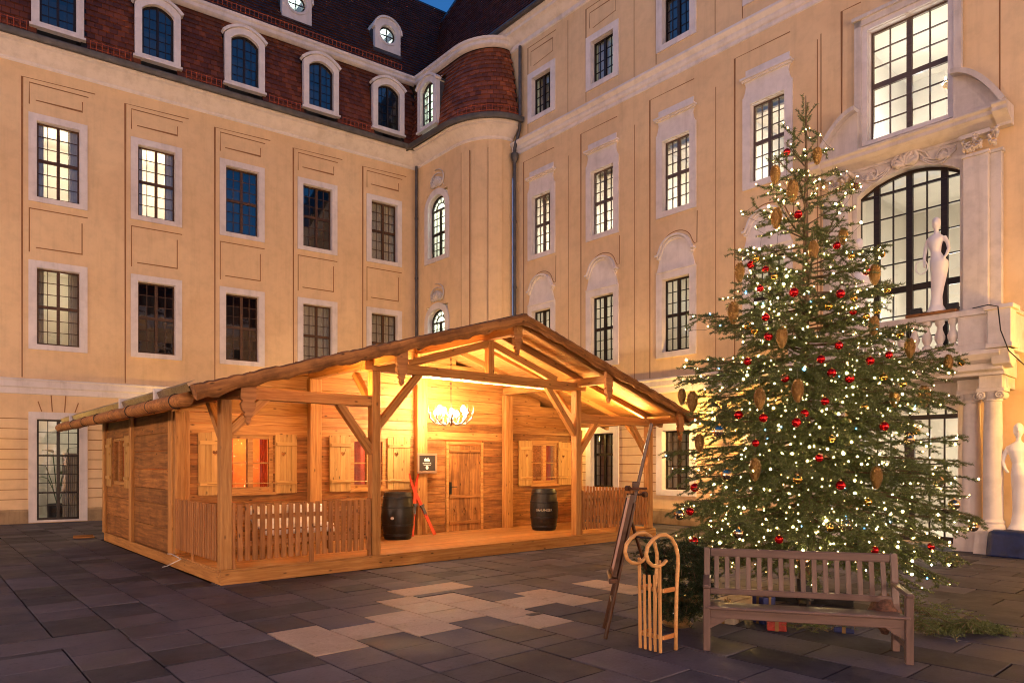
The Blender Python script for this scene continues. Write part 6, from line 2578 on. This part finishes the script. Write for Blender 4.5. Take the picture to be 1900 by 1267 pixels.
def statue(base, rz, H, label, arm=0):
    g = G()
    # sinuous standing figure: rings (z, x-offset, rx, ry)
    rings = [(.0, .0, .088, .070), (.02, .0, .090, .072), (.07, .0, .062, .056), (.16, .004, .052, .050), (.26, .012, .060, .058), (.36, .022, .072, .066), (.46, .028, .084, .076), (.52, .026, .086, .076), (.58, .008, .060, .058), (.63, -.004, .046, .048), (.69, -.010, .058, .058), (.745, -.012, .076, .060), (.785, -.008, .080, .048), (.812, -.003, .046, .034), (.83, 0, .022, .022), (.875, .0, .020, .021)]
    n = 20
    g.loft([[(xo * H + rx * H * math.cos(2 * PI * k / n), ry * H * math.sin(2 * PI * k / n), z * H) for k in range(n)] for z, xo, rx, ry in rings])
    g.lathe([(.003, -.068), (.024, -.060), (.038, -.032), (.042, .0), (.037, .036), (.020, .060), (.003, .067)], 16, Matrix.Translation((0, 0, .932 * H)) @ Matrix.Scale(H, 4))
    for sg in (-1, 1):
        pts = [(sg * .070, 0, .778), (sg * .104, 0, .715), (sg * .118, -.005, .645), (sg * .100, -.02, .58), (sg * .075, -.04, .54)] if (arm or sg > 0) else [(sg * .070, 0, .778), (sg * .098, 0, .70), (sg * .108, -.01, .61), (sg * .104, -.03, .53), (sg * .098, -.04, .48)]
        g.tube([(a * H, b * H, c_ * H) for a, b, c_ in pts], [.024 * H, .020 * H, .017 * H, .015 * H, .012 * H], 10)
    # a nose ridge and brow so the head is not blank
    g.tube([(0, -.040 * H, .950 * H), (0, -.048 * H, .925 * H), (0, -.038 * H, .914 * H)], [.006 * H, .009 * H, .006 * H], 6)
    o = g.build('statue', M_STATUE, None, world=Matrix.Translation(base) @ Matrix.Rotation(rz, 4, 'Z'), smooth='all')
    md = o.modifiers.new('remesh', 'REMESH')
    md.mode = 'VOXEL'
    md.voxel_size = .013
    md.use_smooth_shade = True
    sm = o.modifiers.new('smooth', 'SMOOTH')
    sm.factor = .6
    sm.iterations = 4
    tag(o, label, 'statue', 'white figure statues')
    return o


PTW = WM[PT.name]
RZP = -PI / 2 + PSI
sb = PTW @ Vector((.92, -1.02, 4.86))
statue(sb, RZP, 1.95, 'white abstract figure statue on the balcony in front of the big arched window')
ring = G()
ring.tube([(math.cos(2 * PI * k / 24) * .11, -.05, math.sin(2 * PI * k / 24) * .14) for k in range(25)], .012, 6)
tag(ring.build('hoop_ornament', M_STATUE, None, world=PTW @ Matrix.Translation((.70, -1.13, 5.80)), smooth='all'), 'thin white hoop held at the hip of the balcony statue', 'hoop')
g = G()
for q in range(3):
    g.box(-.5, .42, -.16 + q * .11, -.06 + q * .11, 0, .055)
tag(g.build('statue_plank', M_OLD, None, world=PTW @ Matrix.Translation((.90, -1.04, 4.802))), 'wooden board under the balcony statue', 'board')
statue(PTW @ Vector((-.60, -1.02, 4.80)), RZP, 1.95, 'white abstract figure statue on the balcony half hidden by the fir tree', 1)
statue((16.28, 3.72, .46), RZP + .2, 2.12, 'white abstract figure statue standing on the blue covered base at the right edge', 1)
# blue covered base
M_TARP = flat_mat('navy_tarpaulin', (.006, .016, .075), .5, 0, .4, 5, bump=.5)
g = G()
rr = random.Random(9)
rings = []
for z, s_ in ((0, 1.06), (.04, 1.04), (.2, 1.0), (.38, .99), (.46, .96), (.50, .86), (.505, .3)):
    ring_ = []
    for k in range(40):
        a = 2 * PI * k / 40
        c_, s2 = math.cos(a), math.sin(a)
        sq = 1 / max(abs(c_), abs(s2)) ** .8
        fold = 1 + .035 * math.sin(k * 2.1 + z * 5) * (1.2 - z * 2) + rr.uniform(-.012, .012)
        ring_.append((16.22 + .44 * c_ * sq * s_ * fold, 3.68 + .46 * s2 * sq * s_ * fold, z + rr.uniform(-.008, .008)))
    rings.append(ring_)
g.loft(rings)
tag(g.build('covered_base', M_TARP, None, world=ID, smooth='all'), 'low block wrapped in navy blue tarpaulin at the right edge', 'tarpaulin')


# small black floodlights and a cable on the balcony
def flood(loc, label, lit=0):
    t = empty('floodlight', loc, RZP, label, 'floodlight', 'small floodlights on the balcony')
    g = G()
    g.box(-.10, .10, -.05, .05, .05, .20)
    for q in range(6):
        g.box(-.09 + q * .033, -.078 + q * .033, .05, .075, .06, .19)
    g.build('housing', M_IRON, t, local=ID, bevel=.01)
    b_ = G()
    b_.tube([(-.11, 0, .12), (-.115, 0, .01), (.115, 0, .01), (.11, 0, .12)], .010, 6)
    b_.build('bracket', M_IRON, t, local=ID)
    if lit:
        l_ = G()
        l_.lathe([(.0, 0), (.03, .0), (.03, .012), (.0, .014)], 12, Matrix.Translation((0, -.052, .12)) @ Matrix.Rotation(PI / 2, 4, 'X'))
        l_.build('lens', M_BULB, t, local=ID)


flood(PTW @ Vector((.55, -1.02, 4.80)), 'black floodlight at the left foot of the balcony statue')
flood(PTW @ Vector((1.22, -1.02, 4.80)), 'black floodlight at the right foot of the balcony statue')
flood(PTW @ Vector((1.28, -.86, 4.24)), 'lit floodlight glaring through the last gap of the balusters', 1)
g = G()
g.tube([PTW @ Vector(p) for p in ((1.6, -1.15, 4.815), (1.9, -1.28, 4.815), (2.06, -1.32, 4.75), (2.10, -1.31, 4.3), (2.22, -1.28, 3.9), (2.5, -.9, 3.5), (2.9, -.3, 3.25), (3.4, -.1, 3.15))], .011, 6)
tag(g.build('black_cable', M_IRON, None, world=ID, smooth='all'), 'black cable hanging from the balcony pier down the wall', 'cable')

# plant behind the french window on the left
LI = WM[LW.name]
PLW = empty('potted_plant', LI @ Vector((3.42, 1.0, 0)), 0, 'tall large-leaved plant in a dark pot behind the french window on the left', 'plant')
M_LEAF = flat_mat('large_green_leaf', (.05, .12, .03), .4, 0, .3, 5)
g = G()
g.lathe([(.20, 0), (.26, .05), (.28, .5), (.25, .52), (.24, .48)], 18, LI @ Matrix.Translation((3.55, 1.0, .0)))
g.build('pot', M_IRON, PLW, world=ID, smooth=True)
for k in range(9):
    a = k * 2.4
    hh = .9 + .17 * k
    b0 = LI @ Vector((3.55, 1.0, .45))
    tip = b0 + Vector((math.cos(a) * .32, math.sin(a) * .25, hh * .8))
    g = G()
    g.tube([b0, b0.lerp(tip, .5) + Vector((0, 0, .12)), tip], .012, 6)
    g.build('stem', M_LEAF, PLW, world=ID)
    lf = G()
    d = Vector((math.cos(a), math.sin(a) * .6, .35)).normalized()
    sd = d.cross(Vector((0, 0, 1))).normalized()
    vs, fs = [], []
    for i in range(7):
        s_ = i / 6
        w = .15 * math.sin(PI * min(1, s_ * .95 + .04)) ** .8
        c_ = tip + d * .55 * s_ + Vector((0, 0, -.18 * s_ * s_))
        vs += [c_ - sd * w, c_ + Vector((0, 0, -.015)), c_ + sd * w]
    for i in range(6):
        fs += [(i * 3, i * 3 + 1, i * 3 + 4, i * 3 + 3), (i * 3 + 1, i * 3 + 2, i * 3 + 5, i * 3 + 4)]
    lf.add(vs, fs)
    lf.build('leaf', M_LEAF, PLW, world=ID, smooth='all')
# odds and ends behind the hut
for k, (p0, p1) in enumerate((((3.02, 19.3, .03), (3.42, 19.1, .03)), ((3.0, 19.2, .07), (3.4, 19.15, .07)))):
    o = beam('loose_board', p0, p1, .10, .035, M_OLD, None)
    tag(o, ['loose board lying on the paving behind the hut', 'loose board on top of another behind the hut'][k], 'board', 'loose boards behind the hut')
g = G()
g.tube([(3.40, 12.9, .24), (3.38, 12.6, .27), (3.40, 12.3, .24), (3.42, 12.2, .22), (3.35, 12.75, .05), (3.32, 12.9, .02)], .008, 6)
tag(g.build('loose_cable', M_STRAP, None, world=ID, smooth='all'), 'thin pale cable looped over the sill at the hut corner', 'cable')
